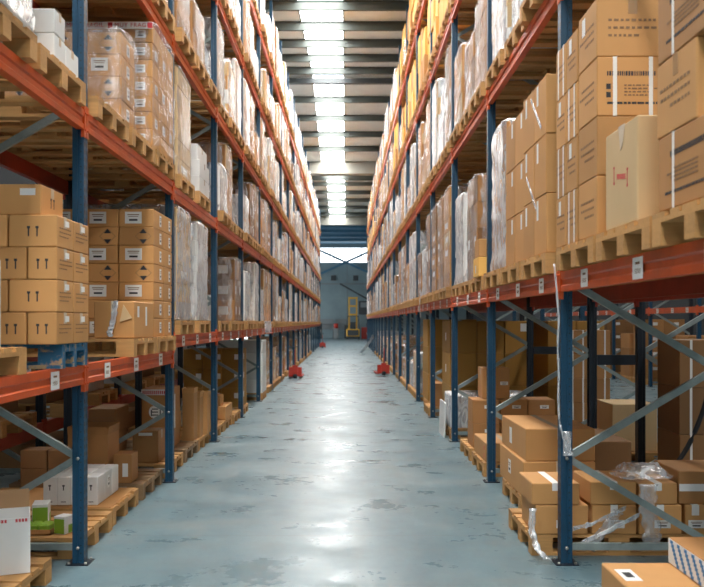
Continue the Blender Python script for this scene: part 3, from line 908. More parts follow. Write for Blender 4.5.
# --- left, second shelf, bay -1
zs2 = 3.0 + PH
pallet(-2.27, 4.08, 3.0, 'wooden pallet under a film-wrapped white load at upper picture edge', 'pallet_wood', True)
pallet(-2.29, 4.98, 3.0, 'wooden pallet under white cartons near the first blue post, second shelf', 'pallet_wood', True)
wrapped(-2.21, 4.08, zs2, 1.0, 'gleam', 0, 'whitish film-wrapped load at the upper picture edge, second shelf', rot=2)
stack([-1.70, -1.94], [4.84, 5.03], zs2, 2, .145, 'white carton left of the first blue post, second shelf', 'white', 'white cartons on the second shelf', None, lambda r_, i, j: {'tape': ('x', 'c')})
stack([-1.70, -1.95], [5.04, 5.28], zs2, 1, .14, 'low white carton touching the first blue post, second shelf', 'white', 'white cartons on the second shelf', None, lambda r_, i, j: {'tape': ('x', 'c')})

# --- left, second shelf, bay 0 : wrapped loads made of single cartons
def wrapped_cartons(xs, ys, z0, rows, rh, label, film='stretch_film_clear', deco=None, col='tan', top_tape=False):
    x0, x1 = min(xs), max(xs); y0, y1 = ys[0], ys[-1]
    root = link('wrapped_load', None, None, ((x0 + x1) / 2, (y0 + y1) / 2, z0)); tag(root, label, 'pallet load', 'wrapped pallet loads')
    for r_ in range(rows):
        for i in range(len(xs) - 1):
            for j in range(len(ys) - 1):
                a, b = sorted((xs[i], xs[i+1]))
                W, D, H = round(b - a - .006, 3), round(ys[j+1] - ys[j] - .006, 3), round(rh - .002, 3)
                cm_ = mesh_of(('carton', (W, D, H), col), lambda: MB().chbox(-W/2, W/2, -D/2, D/2, 0, H, 'cardboard_' + col))
                c_ = link('carton', cm_, root, ((a + b) / 2 - (x0 + x1) / 2 + R.uniform(-.004, .004), (ys[j] + ys[j+1]) / 2 - (y0 + y1) / 2 + R.uniform(-.004, .004), r_ * rh))
                if deco:
                    for kind, args in deco(r_, i, j):
                        dims = (W, D, H)
                        if kind == 'lab': link('shipping_label', label_box_mb(args[0], dims, args[1], args[2] * H, args[3], args[4]).mesh(), c_)
                        else: link('printed_text', marks_mb(args[0], args[1], dims).mesh(), c_)
    fm = film_mb(x1 - x0, y1 - y0, rows * rh, R.random() * 40, film, .03, .012, .05)
    link('stretch_wrap', fm.mesh(), root)
    return root
pallet(-2.29, 6.05, 3.0, 'wooden pallet under the tan wrapped cartons with diamond marks, second shelf', 'pallet_wood', True)
pallet(-2.29, 6.95, 3.0, 'wooden pallet in the middle of the first full bay, second shelf', 'pallet_wood', True)
pallet(-2.29, 7.8, 3.0, 'wooden pallet just before the second blue post, second shelf', 'pallet_wood', True)
def deco_c(r_, i, j):
    out = []
    if j == 0: out.append(('lab', ('-y', 0, .55, .13, .10)) if r_ % 2 == 0 else ('mk', ('hazard', '-y')))
    if i == 0: out.append(('lab', ('+x', 0, .5, .08, .09)))
    return out
wrapped_cartons([-1.72, -2.06, -2.40, -2.74], [6.35, 6.75], zs2, 4, .17, 'low pile of tan cartons with diamond marks under loose film, second shelf', 'stretch_film_light', deco_c)
w = wrapped_cartons([-1.70, -2.08, -2.46, -2.82], [7.28, 7.58, 7.88, 8.17], zs2, 7, .152, 'tall film-wrapped cartons under fragile tape, just before second blue post', 'stretch_film_light',
                    lambda r_, i, j: ([('lab', ('-y', .08, .5, .09, .07))] if j == 0 else []) + ([('lab', ('+x', 0, .5, .10, .08))] if i == 0 and r_ % 2 else []))
# red-printed fragile tape around the top edge of the tall load
tp = MB().box(-.58, .57, -.492, -.489, 1.06 - .045, 1.06 + .015, 'paper_white'); tpo = link('fragile_tape', tp.mesh(), w)
def text_obj(txt, size, loc, rot, mat, parent, name='lettering'):
    cu = bpy.data.curves.new(name, 'FONT'); cu.body = txt; # font outline turned into a mesh below
    cu.size = size; cu.extrude = .0006; cu.align_x = 'CENTER'; cu.align_y = 'CENTER'; cu.space_character = 1.15
    t_ = bpy.data.objects.new(name, cu); COL.objects.link(t_)
    me = bpy.data.meshes.new_from_object(t_.evaluated_get(bpy.context.evaluated_depsgraph_get())); bpy.data.objects.remove(t_)
    me.materials.clear(); me.materials.append(MAT[mat])
    return link(name, me, parent, loc, rot)
for x, t in ((-.42, 'FRAGIL'), (-.02, 'MUY FRAGIL'), (.40, 'MUY FRAGIL')):
    text_obj(t, .052, (x, -.494, 1.046), (math.pi / 2, 0, 0), 'ink_red', tpo)
q = MB()
for x in (-.25, .20, .55): q.box(x - .02, x + .02, -.495, -.4925, 1.02, 1.07, 'ink_red')
link('printed_text', q.mesh(), tpo)

# --- left, second shelf, bay 1
pallet(-2.29, 8.86, 2.97, 'wooden pallet under the smooth beige board-sided load, second shelf', 'pallet_wood', True)
pallet(-2.29, 9.95, 2.97, 'wooden pallet under the pale grey cartons with red print, second shelf', 'pallet_wood', True)
zs21 = 2.97 + PH
PALS['board'] = (['cardboard_beige'], 'stretch_film_clear', '')
wrapped(-2.27, 8.86, zs21, 1.1, 'board', 3, 'tall smooth beige load behind the second blue post, second shelf')
for r_ in range(3):
    n_ = ['bottom', 'middle', 'topmost'][r_]
    carton(-2.18, -1.70 - (.03 if r_ == 2 else 0), 9.62 + .02 * r_, 10.30, zs21 + r_ * .19, zs21 + (r_ + 1) * .19 - .002, '%s of three pale grey cartons with red print, second shelf' % n_, 'white', 'pale grey cartons with red print', ('x', 'c'), (), (('redcorner', '-y'),))

# ------------------------------------------------------------------ RIGHT RACK, hand-placed near bays (aisle face at x = 1.42, goods face towards -x)
zr = 1.93 + PH
XA = 1.37
for yc, nm in ((3.28, 'strapped cartons at the picture edge'), (4.11, 'big beige red-printed carton'), (4.96, 'strapped carton wall beside the first blue post')):
    pallet(1.96, yc, 1.93, 'wooden pallet under the %s, lowest shelf, right rack' % nm, 'pallet_wood', True)
g = 'strapped cartons on the lowest shelf of the right rack'
for r_ in range(4):
    n_ = ['bottom', 'second', 'third', 'top'][r_]
    y0_, y1_ = ((2.98, 3.64), (3.24, 3.66), (2.96, 3.65), (2.96, 3.65))[r_]
    carton(XA + .0, XA + (.55 if r_ else .4), y0_, y1_, zr + r_ * .323, zr + (r_ + 1) * .323, '%s carton of the stack at the far edge of the right rack shelf' % n_, 'tan' if r_ == 1 else 'kraft', g,
           ('x', 't') if r_ == 1 else None, (), (('text', '-x'),) if r_ == 1 else (('barcode', '-x'),), 'y' if r_ != 1 else None, rot=0)
# big beige carton, slightly proud of the stack
c = carton(XA - .0, XA + .42, 3.90, 4.38, zr, zr + .50, 'tall beige carton with red printed words, loose flap tape, lowest right shelf', 'beige', None, None, (), (('redwords', '-x'),), rot=0)
link('torn_tape', MB().prism([(-.05, .50), (.05, .502), (.02, .38), (-.01, .40)], (-.2095, -.02, 0), 'x', .002, 'tape_clear').mesh(), c)
# S3
for r_ in range(4):
    n_ = ['bottom', 'second', 'third', 'top'][r_]
    carton(XA, XA + .40, 4.53, 4.89, zr + r_ * .325, zr + (r_ + 1) * .325, '%s strapped carton directly behind the tall beige carton, right shelf' % n_, 'tan', g, ('y', 't') if r_ == 3 else None,
           (('-x', .2, .75, .06, .1, False),) if r_ == 3 else (), (('barcode', '-y'), ('text', '-x')) if r_ in (0, 2) else (('text', '-y'), ('text', '-x')), 'x' if r_ in (0, 2) else None)
    carton(XA + .41, XA + .80, 4.53, 4.89, zr + r_ * .325, zr + (r_ + 1) * .325, '%s carton in second column behind the tall beige carton, right shelf' % n_, 'tan', g, None, (), (('text', '-y'),), 'x' if r_ in (0, 2) else None)
    carton(XA + .81, XA + 1.18, 4.53, 4.89, zr + r_ * .325, zr + (r_ + 1) * .325, '%s carton in innermost column behind the tall beige carton, right shelf' % n_, 'tan', g)
for r_ in range(4):
    n_ = ['bottom', 'second', 'third', 'top'][r_]
    hgt = .318
    for j_, (ya, yb) in enumerate(((4.92, 5.16), (5.17, 5.41))):
        carton(XA, XA + .40, ya, yb, zr + r_ * hgt, zr + (r_ + 1) * hgt, '%s %s carton of the stack right against the first blue post, right shelf' % (n_, ['near', 'far'][j_]), 'tan', g, None, (('-x', .1, .78, .05, .09, False),) if (r_ + j_) % 2 else (),
           (('text', '-x'), ('text', '-y')), 'y' if (r_ + j_) % 2 == 0 else None)
# bay 0
for yc, nm in ((6.05, 'tall cartons just behind the first blue post'), (6.92, 'cartons in the middle of the first full bay'), (7.78, 'silvery film sheet by the second blue post')):
    pallet(1.96, yc, 1.93, 'wooden pallet under the %s, lowest right shelf' % nm, 'pallet_wood', True)
g2 = 'tall cartons in the first full bay of the right rack'
stack([XA, XA + .45], [5.68, 6.05, 6.42], zr, 3, .41, 'tall tan carton behind the first blue post', 'tan', g2, None, lambda r_, i, j: {'lab': (('-x', .2, .78, .05, .14, False),)})
stack([XA + .03, XA + .48], [6.52, 6.88, 7.26], zr, 3, .405, 'tall kraft carton mid-bay on lowest right shelf', 'tan', g2, None, lambda r_, i, j: {'lab': (('-x', -.2, .8, .05, .12, False),)})
stack([XA + .49, XA + .9], [5.68, 6.05], zr, 3, .41, 'inner-column carton behind the first blue post', 'kraft', g2)
PALS['silver'] = (['cardboard_tan', 'cardboard_kraft'], 'stretch_film_white', '')
wrapped(1.98, 7.80, zr, 1.32, 'silver', 1, 'silvery film-wrapped load beside the second blue post, lowest right shelf')
# film strips across the carton wall
for i, (y_, z_, a) in enumerate(((5.95, 3.1, 1), (6.1, 2.55, .9))):
    pts = [(XA - .006, y_ + t * .08, z_ + t * .07) for t in range(-2, 3)]
    o = link('film_strip', MB().bar(pts[0], pts[-1], .028, .003, 'stretch_film_white', (0, .6, -.8)).mesh())
    tag(o, 'whitish film strip stretched across tall cartons behind the first blue post, %s one' % ('upper' if i == 0 else 'lower'), 'film', 'film strips on the carton wall')
# bay 1 : small orange cartons in front of a wrapped load
pallet(2.0, 8.95, 1.93, 'wooden pallet under the small orange-tan cartons, lowest right shelf', 'pallet_wood', True)
pallet(2.0, 9.78, 1.93, 'wooden pallet under the tall silvery load by the steel brace, right rack', 'pallet_wood', True)
pallet(2.0, 10.6, 1.93, 'wooden pallet before the third blue post, lowest right shelf', 'pallet_wood', True)
stack([XA, XA + .32, XA + .64], [8.6, 8.95], zr, 2, .2, 'small orange-tan carton behind second blue post', 'yellow', 'small orange-tan cartons', lambda r_, i, j: r_ == 0 or i == 1, lambda r_, i, j: {'lab': (('-x', 0, .4, .05, .08, False),)})
carton(XA + .01, XA + .31, 8.62, 8.9, zr + .202, zr + .39, 'top small orange-tan carton leaning over its stack on right shelf', 'tan', 'small orange-tan cartons')
wrapped(2.0, 9.6, zr, 1.15, 'brown', 1, 'dark brown wrapped load behind the small orange-tan cartons, right rack')
wrapped(1.99, 10.6, zr, 1.1, 'gleam', 2, 'silvery grey wrapped load before the third blue post, lowest right shelf')

# ------------------------------------------------------------------ generic slots further down the aisle
slots = []
def lv_h(side, li):
    return {'L': [1.10, 1.08, 1.12, 1.08, 1.25], 'R': [1.35, 1.35, 1.28, 1.3]}[side][li]
HAND = {('L', -1, 0), ('L', 0, 0), ('L', 1, 0), ('L', -1, 1), ('L', 0, 1), ('L', 1, 1), ('R', -1, 0), ('R', 0, 0), ('R', 1, 0)}
rs = random.Random(21)
for side in 'LR':
    for k in range(-1, NF - 1):
        for li, top in enumerate(levels(side, k)):
            if (side, k, li) in HAND: continue
            for sl in range(3):
                yc = post_y(k) + .52 + sl * .885
                if 322 - (top - .2 - 1.6) * F / (yc + .5) < -45: continue
                slots.append((yc, side, k, li, sl, top))
slots.sort()
SLOTN = ['near slot', 'middle slot', 'far slot']
MAXI = 196; MAXL = 275; n_load = 0
far_p = MB(); far_l = MB(); n_ind = 0
tallies = 0
for (yc, side, k, li, sl, top) in slots:
    s = 1 if side == 'L' else -1
    xc = -2.28 if side == 'L' else 1.97
    xc += rs.uniform(-.025, .025); yj = yc + rs.uniform(-.02, .02)
    z = top
    r1, r2, var = rs.random(), rs.random(), rs.randint(0, 3)
    sn = 'left' if side == 'L' else 'right'
    empty = rs.random() < (.06 if side == 'L' else .04)
    hmax = lv_h(side, li)
    hs = [.62, .82, .97, hmax, hmax][min(4, int(r1 * 5))]
    if side == 'L': pal = ['tan', 'gleam', 'white', 'hazy', 'tan', 'gleam', 'grey', 'brown'][int(r2 * 8)]
    elif li >= 2: pal = ['yellow', 'yellow', 'yellow', 'tan', 'hazy', 'yellow', 'tan', 'yellow'][int(r2 * 8)]
    else: pal = ['grey', 'gleam', 'tan', 'grey', 'brown', 'white', 'tan', 'brown'][int(r2 * 8)]
    if side == 'L' and k == 2 and li == 0: empty = sl < 2; pal = 'brown'
    if side == 'R' and li == 1 and k <= 0: pal = 'grey' if sl == 1 else 'white'; empty = False
    if side == 'R' and li == 1 and k == 1: pal = 'brown' if sl < 2 else 'tan'
    if side == 'R' and li == 2 and k <= 8 and pal == 'hazy': pal = 'yellow'
    where = '%s rack, %s shelf, %s bay from the camera, %s' % (sn, LEVN[li], ORD[k + 1], SLOTN[sl])
    if n_load < MAXL:
        detail = yc < 10.5
        if n_ind < MAXI: pallet(xc, yj, z, 'wooden pallet, ' + where, 'pallet_wood', detail); n_ind += 1
        else: far_p.merge(PAL['pallet_wood'][4], (xc, yj, z + .001))
        if empty: continue
        n_load += 1
        zz = z + PH
        if pal == 'yellow' and yc < 25 and li >= 2:
            H = hs if hs > .95 else 1.0
            rows = 2
            xa = xc - .57
            for r_ in range(rows):
                for j in range(2):
                    ya = yj - .39 + j * .39
                    off = rs.uniform(0, .05)
                    carton(xa + off, xa + .62, ya, ya + .385, zz + r_ * H / 2, zz + (r_ + 1) * H / 2, 'tall yellowish carton %s %s, %s' % ('upper' if r_ else 'lower', 'far' if j else 'near', 'right rack, %s shelf, bay %s, %s' % (LEVN[li], ORD[k + 1], SLOTN[sl])),
                           'yellow' if rs.random() < .7 else 'tan', 'tall yellowish cartons high on the right rack', gap=.004)
        else:
            if pal == 'yellow': pal = 'tan'
            wrapped(xc, yj, zz, round(hs, 2), pal, var, '%s, %s' % ({'tan': 'tan wrapped load', 'hazy': 'hazy wrapped load', 'white': 'white wrapped load', 'grey': 'silvery wrapped load', 'brown': 'brown wrapped load', 'gleam': 'gleaming white wrapped load'}[pal], where), rot=rs.uniform(-.8, .8))
    else:
        far_p.merge(PAL['pallet_wood'][4], (xc, yj, z + .001))
        if empty: continue
        b, f, _, _ = load_variant(pal, round(hs, 2), var)
        far_l.merge(b, (xc, yj, z + PH + .003))
        if f: far_l.merge(f, (xc, yj, z + PH + .003))
print('individual slots', n_ind, 'of', len(slots), 'y', slots[min(len(slots) - 1, MAXI)][0])
if far_p.v:
    o = link('far_pallets', far_p.mesh()); tag(o, 'many small wooden pallets at the far end of both racks', 'pallets', None, 'stuff')
    o = link('far_wrapped_loads', far_l.mesh()); tag(o, 'many small wrapped and boxed loads at the far end of both racks', 'pallet loads', None, 'stuff')

# small white bottle on the left lowest shelf in the dark bay
pts = [(0, 0, 0), (0, 0, .34)]
mb = MB().box(-.06, .06, -.09, .09, 0, .30, 'paper_white')
o = link('white_canister', mb.mesh(), None, (-1.9, 11.55, 1.47 + PH + .002)); tag(o, 'upright white canister in the dark bay behind the third blue post', 'canister')
link('spout', MB().cyl((0, 0, .30), (0, 0, .36), .025, 'paper_white').mesh(), o)

# ------------------------------------------------------------------ LEFT FLOOR
def fpallet(x0, y0, label, wm='pallet_wood', z=0, rot=0, det=True): return pallet(x0, y0, z, label, wm, det, rot)
fpallet(-2.42, 4.72, 'wooden floor pallet under the white open carton, left rack')
o = open_carton(-2.367, -1.867, 4.70, 5.0, PH, PH + .32, 'white open carton with red printed rim on a floor pallet, left rack', 'inner', ang=(None, 55, 50, None), flen=.12)
o.rotation_euler = (0, 0, math.radians(21)); o.location.x, o.location.y = -2.117, 4.85
o.data.materials.clear(); o.data.materials.append(MAT['cardboard_white'])
rim = MB()
for x in (-.22, -.09, .06, .17):
    t = x
    for i in range(4): rim.box(t, t + .012, -.1515, -.150, .298, .316, 'ink_red'); t += .017
link('printed_text', rim.mesh(), o)
fpallet(-2.4, 5.98, 'wooden floor pallet with green and white retail boxes, beside first blue post')
# green/white small boxes
def retail(x0, x1, y0, y1, z0, z1, label, mA, mB_, rot=0):
    W, D, H = x1 - x0, y1 - y0, z1 - z0
    b = MB().chbox(-W/2, W/2, -D/2, D/2, 0, H, mA, .003)
    o = link('retail_box', b.mesh(), None, ((x0+x1)/2, (y0+y1)/2, z0 + .001), (0, 0, math.radians(rot))); tag(o, label, 'box', 'green and white retail boxes')
    link('printed_panel', MB().box(-W/2 + .004, W/2 - .004, -D/2 - .001, -D/2, .004, H * .86, mB_).box(W/2, W/2 + .001, -D/2 + D*.4, D/2 - .01, .004, H * .5, mB_).mesh(), o)
retail(-2.24, -2.13, 5.86, 6.02, PH, PH + .16, 'upright green and white box on the floor pallet, left of first blue post', 'paper_white', 'green_print', 14)
tray = MB().box(-.17, .17, -.08, .08, 0, .006, 'cardboard_kraft').box(-.17, .17, -.08, -.074, 0, .035, 'cardboard_kraft').box(-.17, .17, .074, .08, 0, .035, 'cardboard_kraft').box(-.17, -.164, -.08, .08, 0, .035, 'cardboard_kraft').box(.164, .17, -.08, .08, 0, .035, 'cardboard_kraft')
o = link('carton_tray', tray.mesh(), None, (-2.18, 5.72, PH + .001)); tag(o, 'shallow cardboard tray holding green packs on the floor pallet by first post', 'tray')
for i in range(4):
    b = link('green_pack', MB().chbox(-.035, .035, -.06, .06, 0, .06, 'green_print', .012).mesh(), None, (-2.293 + i * .075, 5.72, PH + .009)); tag(b, 'small green pack lying in the cardboard tray', 'packet', 'green packs in the tray', shared=True)
retail(-1.99, -1.90, 5.66, 5.76, PH, PH + .12, 'small white box with blue-green print leaning by the tray, just before the first post', 'paper_white', 'green_print', -20)
fpallet(-2.42, 6.86, 'wooden floor pallet with cardboard sheet and white cartons, left rack')
o = link('cardboard_sheet', MB().box(-.58, .58, -.38, .38, 0, .006, 'cardboard_tan').mesh(), None, (-2.42, 6.86, PH + .0)); tag(o, 'flat cardboard sheet laid under the narrow white cartons', 'cardboard sheet')
zf = PH + .008
xs = [-1.955 - .108 * i for i in range(5)]
for i in range(4):
    for j in range(3):
        carton(xs[i + 1], xs[i], 6.52 + j * .2, 6.52 + (j + 1) * .2, zf, zf + .225, 'narrow white carton with black print on the floor, %s file, %s row' % (['aisle-side', 'second', 'third', 'innermost'][i], ['front', 'middle', 'rear'][j]),
               'white', 'narrow white cartons on the cardboard sheet', None, (('+x', 0, .6, .05, .10),) if (i == 0 and j == 1) else (), (('arrows', '-y'),) if j == 0 else (), gap=.001, rot=0)
gB = 'dull brown cartons behind the white ones'
for i in range(2):
    for j in range(2):
        carton(-2.86 + i * .245, -2.62 + i * .245, 7.255, 7.47, PH + j * .165, PH + (j + 1) * .165, 'dull brown carton behind the narrow white cartons, %s %s' % (['lower', 'upper'][j], ['inner', 'outer'][i]), 'brown', gB)
carton(-2.37, -2.26, 7.27, 7.44, PH, PH + .1, 'small flat brown carton between brown cartons and the open one', 'brown', gB)
fpallet(-2.42, 7.82, 'dark old wooden floor pallet just before the second blue post', 'pallet_wood_old')
open_carton(-2.52, -2.16, 7.5, 7.88, PH, PH + .43, 'tall open-topped tan carton behind the narrow white cartons', 'kraft', None, (('+x', .15, .25, .06, .16),), ang=(88, 80, 86, 84), flen=.07)
carton(-2.1, -1.93, 7.46, 7.7, PH, PH + .26, 'small tan carton with white slip beside the open-topped carton', 'kraft', None, None, (('-y', .15, .45, .05, .12, False),))
fpallet(-2.42, 8.86, 'wooden floor pallet under cartons just behind the second blue post')
carton(-2.77, -2.51, 9.0, 9.5, PH, PH + .25, 'lower dull carton supporting the dark printed carton, left floor', 'brown')
carton(-2.80, -2.50, 8.98, 9.55, PH + .252, PH + .51, 'dark brown carton with faint print above the open carton, left floor', 'brown', None, None, (), (('text', '-y'),))
carton(-2.2, -1.93, 8.52, 8.86, PH, PH + .33, 'tan carton with pale top strip just behind the second blue post', 'kraft', None, ('x', 'c'), (('-y', 0, .9, .14, .03, False),))
fpallet(-2.42, 9.8, 'wooden floor pallet under the tall carton with a round label', 'pallet_wood_old')
c = carton(-2.33, -2.0, 9.42, 10.0, PH, PH + .69, 'tall carton with round white label and red tape on top, left floor', 'kraft', None, None, (('+x', -.1, .6, .10, .40, False),), (('roundlabel', '-y'),))
ft = MB().box(-.165, .165, -.292, -.29, .62, .685, 'paper_white'); t = -.15
while t < .14: ft.box(t, t + .012, -.2935, -.292, .63, .67, 'ink_red'); t += .022
link('fragile_tape', ft.mesh(), c)
for i, (x0, y0, h, w_) in enumerate(((-1.98, 10.12, .58, .12), (-1.98, 10.42, .50, .14), (-1.96, 10.74, .46, .16))):
    open_carton(x0 - .02, x0 + w_, y0, y0 + .24, PH if i < 3 else 0, PH + h, 'slim upright open carton on left floor before third blue post, %s of three' % ['nearest', 'middle', 'farthest'][i], 'tan', 'slim upright cartons', ang=(85, 80, 84, 86))
fpallet(-2.42, 10.62, 'wooden floor pallet under the slim upright cartons')
fpallet(-2.38, 11.72, 'wooden floor pallet just behind the third blue post, left rack'); fpallet(-2.38, 12.55, 'wooden floor pallet under the long low cartons, left rack')
mb = MB().cyl((0, 0, 0), (0, 0, .36), .19, 'cardboard_white', 24)
for x, nm in ((-2.55, 'inner'), (-2.12, 'aisle-side')):
    o = link('film_roll', mb.mesh(), None, (x, 11.6, PH + .002)); tag(o, 'stout pale grey drum behind the third blue post, %s one' % nm, 'drum', 'pale grey drums')
    link('lid', MB().cyl((0, 0, .36), (0, 0, .38), .195, 'cardboard_grey', 24).mesh(), o); link('band', MB().cyl((0, 0, .17), (0, 0, .185), .194, 'cardboard_grey', 24).mesh(), o)
carton(-2.2, -1.78, 12.25, 12.98, PH, PH + .2, 'long low tan carton on floor pallet, below the large labelled cartons', 'tan')
carton(-2.15, -1.86, 12.3, 12.6, PH + .202, PH + .36, 'small tan carton stacked on the long low carton, left floor', 'tan')
fpallet(-2.36, 14.5, 'wooden floor pallet under large labelled brown cartons, left rack', det=False); fpallet(-2.36, 13.4, 'bare wooden floor pallet before the fourth blue post, left rack', det=False)
stack([-1.79, -2.12, -2.45, -2.78], [14.12, 14.9], PH, 3, .33, 'large brown carton, white labels, left floor behind fourth post', 'mustard', 'large brown labelled cartons on left floor', None,
      lambda r_, i, j: {'lab': (('-y', .3, .6, .09, .09, False), ('+x', 0, .6, .09, .1, False))})
fpallet(-2.3, 17.3, 'wooden floor pallet under the pale stacked cartons, left rack', det=False)
stack([-1.7, -2.2, -2.7], [16.9, 17.7], PH, 4, .27, 'pale grey-white carton, left floor behind fifth post', 'white', 'pale grey-white cartons on left floor', None, lambda r_, i, j: {'marks': (('redcorner', '-y'),)})
# adjacent rack behind, left
for k in range(0, 4):
    for j in range(2):
        yb = post_y(k) + .35 + j * 1.25
        h = .35 + .2 * ((k + j) % 3)
        pallet(-3.55, yb + .4, .6, 'wooden pallet on the low shelf behind the left rack, %s bay, %s' % (ORD[k], ['near', 'far'][j]))
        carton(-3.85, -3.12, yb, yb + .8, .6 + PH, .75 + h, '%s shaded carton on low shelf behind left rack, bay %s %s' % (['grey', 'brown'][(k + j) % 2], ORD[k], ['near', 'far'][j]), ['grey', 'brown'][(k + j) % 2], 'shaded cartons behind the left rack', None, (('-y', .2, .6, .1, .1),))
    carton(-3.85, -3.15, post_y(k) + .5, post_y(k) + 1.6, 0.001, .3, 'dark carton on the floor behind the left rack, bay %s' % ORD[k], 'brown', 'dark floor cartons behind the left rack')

# ------------------------------------------------------------------ RIGHT FLOOR
fpallet(1.87, 6.07, 'wooden floor pallet under taped flat cartons behind the first blue post, right')
lowT = {'tape': ('y', 'w')}
gT = 'taped flat cartons on the right floor'
def flat(x0, x1, z0, z1, lab_, y0=5.66, y1=6.1, lb=True):
    carton(x0, x1, y0, y1, z0, z1, lab_, 'tan', gT, ('y', 'w'), (('-y', .05, .35, .11, .055),) if lb else (), rot=0)
flat(1.29, 1.66, PH, PH + .20, 'lower flat taped carton jutting into the aisle by first right post')
flat(1.68, 1.99, PH, PH + .20, 'lower flat taped carton just right of the first right-hand post')
flat(2.0, 2.30, PH, PH + .20, 'lower flat taped carton third from the aisle, under the film heap')
flat(2.32, 2.46, PH, PH + .20, 'narrow lower flat taped carton at the inner end of the row')
flat(1.27, 1.60, PH + .202, PH + .35, 'upper flat carton jutting into the aisle by first right post', lb=False)
flat(1.67, 1.99, PH + .202, PH + .36, 'upper flat carton with paper tape right of the first post', lb=False)
flat(2.0, 2.27, PH + .202, PH + .35, 'upper flat carton under the crumpled film heap', lb=False)
carton(2.28, 2.75, 5.68, 6.15, PH + .202, PH + .43, 'upper wide carton with white band at inner end of the flat cartons', 'kraft', gT, None, (('-y', 0, .5, .455, .05, False),), rot=0)
carton(2.48, 2.85, 5.72, 6.2, 0.001, PH + .2, 'plain carton on the floor beyond the flat taped cartons', 'brown')
o = link('orange_crate', MB().box(-.09, .09, -.1, .1, 0, .01, 'safety_orange').box(-.09, .09, -.1, -.09, 0, .09, 'safety_orange').box(-.09, .09, .09, .1, 0, .09, 'safety_orange').box(-.09, -.08, -.1, .1, 0, .09, 'safety_orange').box(.08, .09, -.1, .1, 0, .09, 'safety_orange').mesh(), None, (1.93, 5.555, .001))
bpy.data.objects.remove(o)
# film heaps
def film_heap(loc, dims, seed, label, mat='stretch_film_clear', rot=0, rough=.05):
    o = link('loose_film', film_mb(dims[0], dims[1], dims[2], seed, mat, rough, .004, .02, True, 30).mesh(), None, loc, (0, 0, rot)); tag(o, label, 'film', 'loose stretch film'); return o
film_heap((2.06, 5.80, PH + .362), (.24, .2, .05), 3, 'crumpled clear film heap on top of flat cartons behind the long steel brace', 'stretch_film_hazy')
def drape(pts, w, label, mat='stretch_film_hazy', seed=1, up=(1, 0, 0), group='loose stretch film', parent=None):
    mb = MB(); n = len(pts) * 6; P = [Vector(p) for p in pts]
    def at(t):
        t = t * (len(P) - 1); i = min(int(t), len(P) - 2); return P[i].lerp(P[i+1], t - i)
    vs = []; m = 7; up = Vector(up)
    for i in range(n + 1):
        c = at(i / n); ww = w * (1 + .15 * math.sin(i * 1.3 + seed) + .25 * noise.noise(Vector((i * .8, seed, 0))))
        for j in range(m):
            u = (j / (m - 1) - .5) * ww
            d = noise.noise(Vector((u * 22 + seed, i * .45, seed))) * min(.02, w * .3)
            vs.append(c + up * u + Vector((0, -abs(d), 0)) + Vector((0, 0, noise.noise(Vector((i * .5, j, seed))) * .01)))
    fs = [(i*m+j, i*m+j+1, (i+1)*m+j+1, (i+1)*m+j) for i in range(n) for j in range(m - 1)]
    mb.add(vs, fs, mat, True)
    o = link('loose_film', mb.mesh(), parent)
    if not parent: tag(o, label, 'film', group)
    sm = o.modifiers.new('thickness', 'SOLIDIFY'); sm.thickness = .002
    return o
drape([(2.05, 5.62, .50), (2.04, 5.60, .35), (2.07, 5.60, .2), (2.05, 5.58, .06)], .12, 'clear film strand hanging from the crumpled heap down the flat cartons', 'stretch_film_clear', 2)
drape([(1.50, 5.59, .07), (1.72, 5.58, .17), (1.98, 5.59, .30)], .035, 'upper pulled film band slanting across the flat taped cartons', 'stretch_film_white', 5, (0.2, 0, 1))
drape([(1.52, 5.60, .20), (1.66, 5.61, .23), (1.90, 5.62, .34)], .03, 'thin pulled film band just behind the first right post, over carton fronts', 'stretch_film_hazy', 11, (0.2, 0, 1))
drape([(1.66, 5.63, .05), (1.72, 5.635, .14), (1.80, 5.64, .25), (1.86, 5.64, .31)], .07, 'wide clear film tongue pulled down below the flat taped cartons', 'stretch_film_clear', 15, (0.8, 0, -.4))
drape([(1.262, 5.60, .34), (1.25, 5.58, .20), (1.28, 5.54, .08), (1.34, 5.50, .02)], .045, 'film trailing onto the floor beside the first right-hand post', 'stretch_film_hazy', 8)
drape([(1.365, 5.43, 1.98), (1.375, 5.41, 1.82), (1.393, 5.42, 1.62), (1.382, 5.41, 1.45), (1.392, 5.42, 1.25), (1.386, 5.41, 1.1), (1.395, 5.42, .95), (1.42, 5.41, .84), (1.445, 5.40, .76)], .013, 'thin twisted film strand hanging down the first right-hand blue post', 'stretch_film_white', 3, (1, 0, 0))
film_heap((1.452, 5.43, .72), (.03, .02, .12), 9, 'knotted film tuft stuck on the first right-hand blue post', 'stretch_film_hazy', 0, .012)
drape([(1.375, 15.1, 2.15), (1.345, 15.1, 2.0), (1.345, 15.12, 1.82), (1.36, 15.15, 1.68)], .34, 'white plastic sheet hanging over the lowest right beam past the fourth post', 'stretch_film_white', 4, (0.05, 1, 0))
drape([(-1.625, 17.2, 1.62), (-1.615, 17.2, 1.5), (-1.61, 17.2, 1.38)], .35, 'white plastic sheet hanging off the left lowest shelf, fifth bay', 'stretch_film_white', 6, (0.3, .95, 0))
# two large cartons
fpallet(2.06, 7.33, 'wooden floor pallet under the two large sunlit cartons, right')
carton(1.46, 2.06, 6.82, 7.88, PH, PH + .30, 'lower of the two large tan cartons left of the first right post', 'tan', 'two large tan cartons', ('y', 'c'), (('-x', .05, .55, .11, .12),))
carton(1.48, 2.06, 6.84, 7.86, PH + .302, PH + .57, 'upper of the two large tan cartons left of the first right post', 'tan', 'two large tan cartons', ('y', 'c'), (('-x', .1, .5, .10, .14, False),))
carton(2.08, 2.4, 6.95, 7.8, PH, PH + .45, 'shaded carton beside the two large tan cartons', 'brown', None)
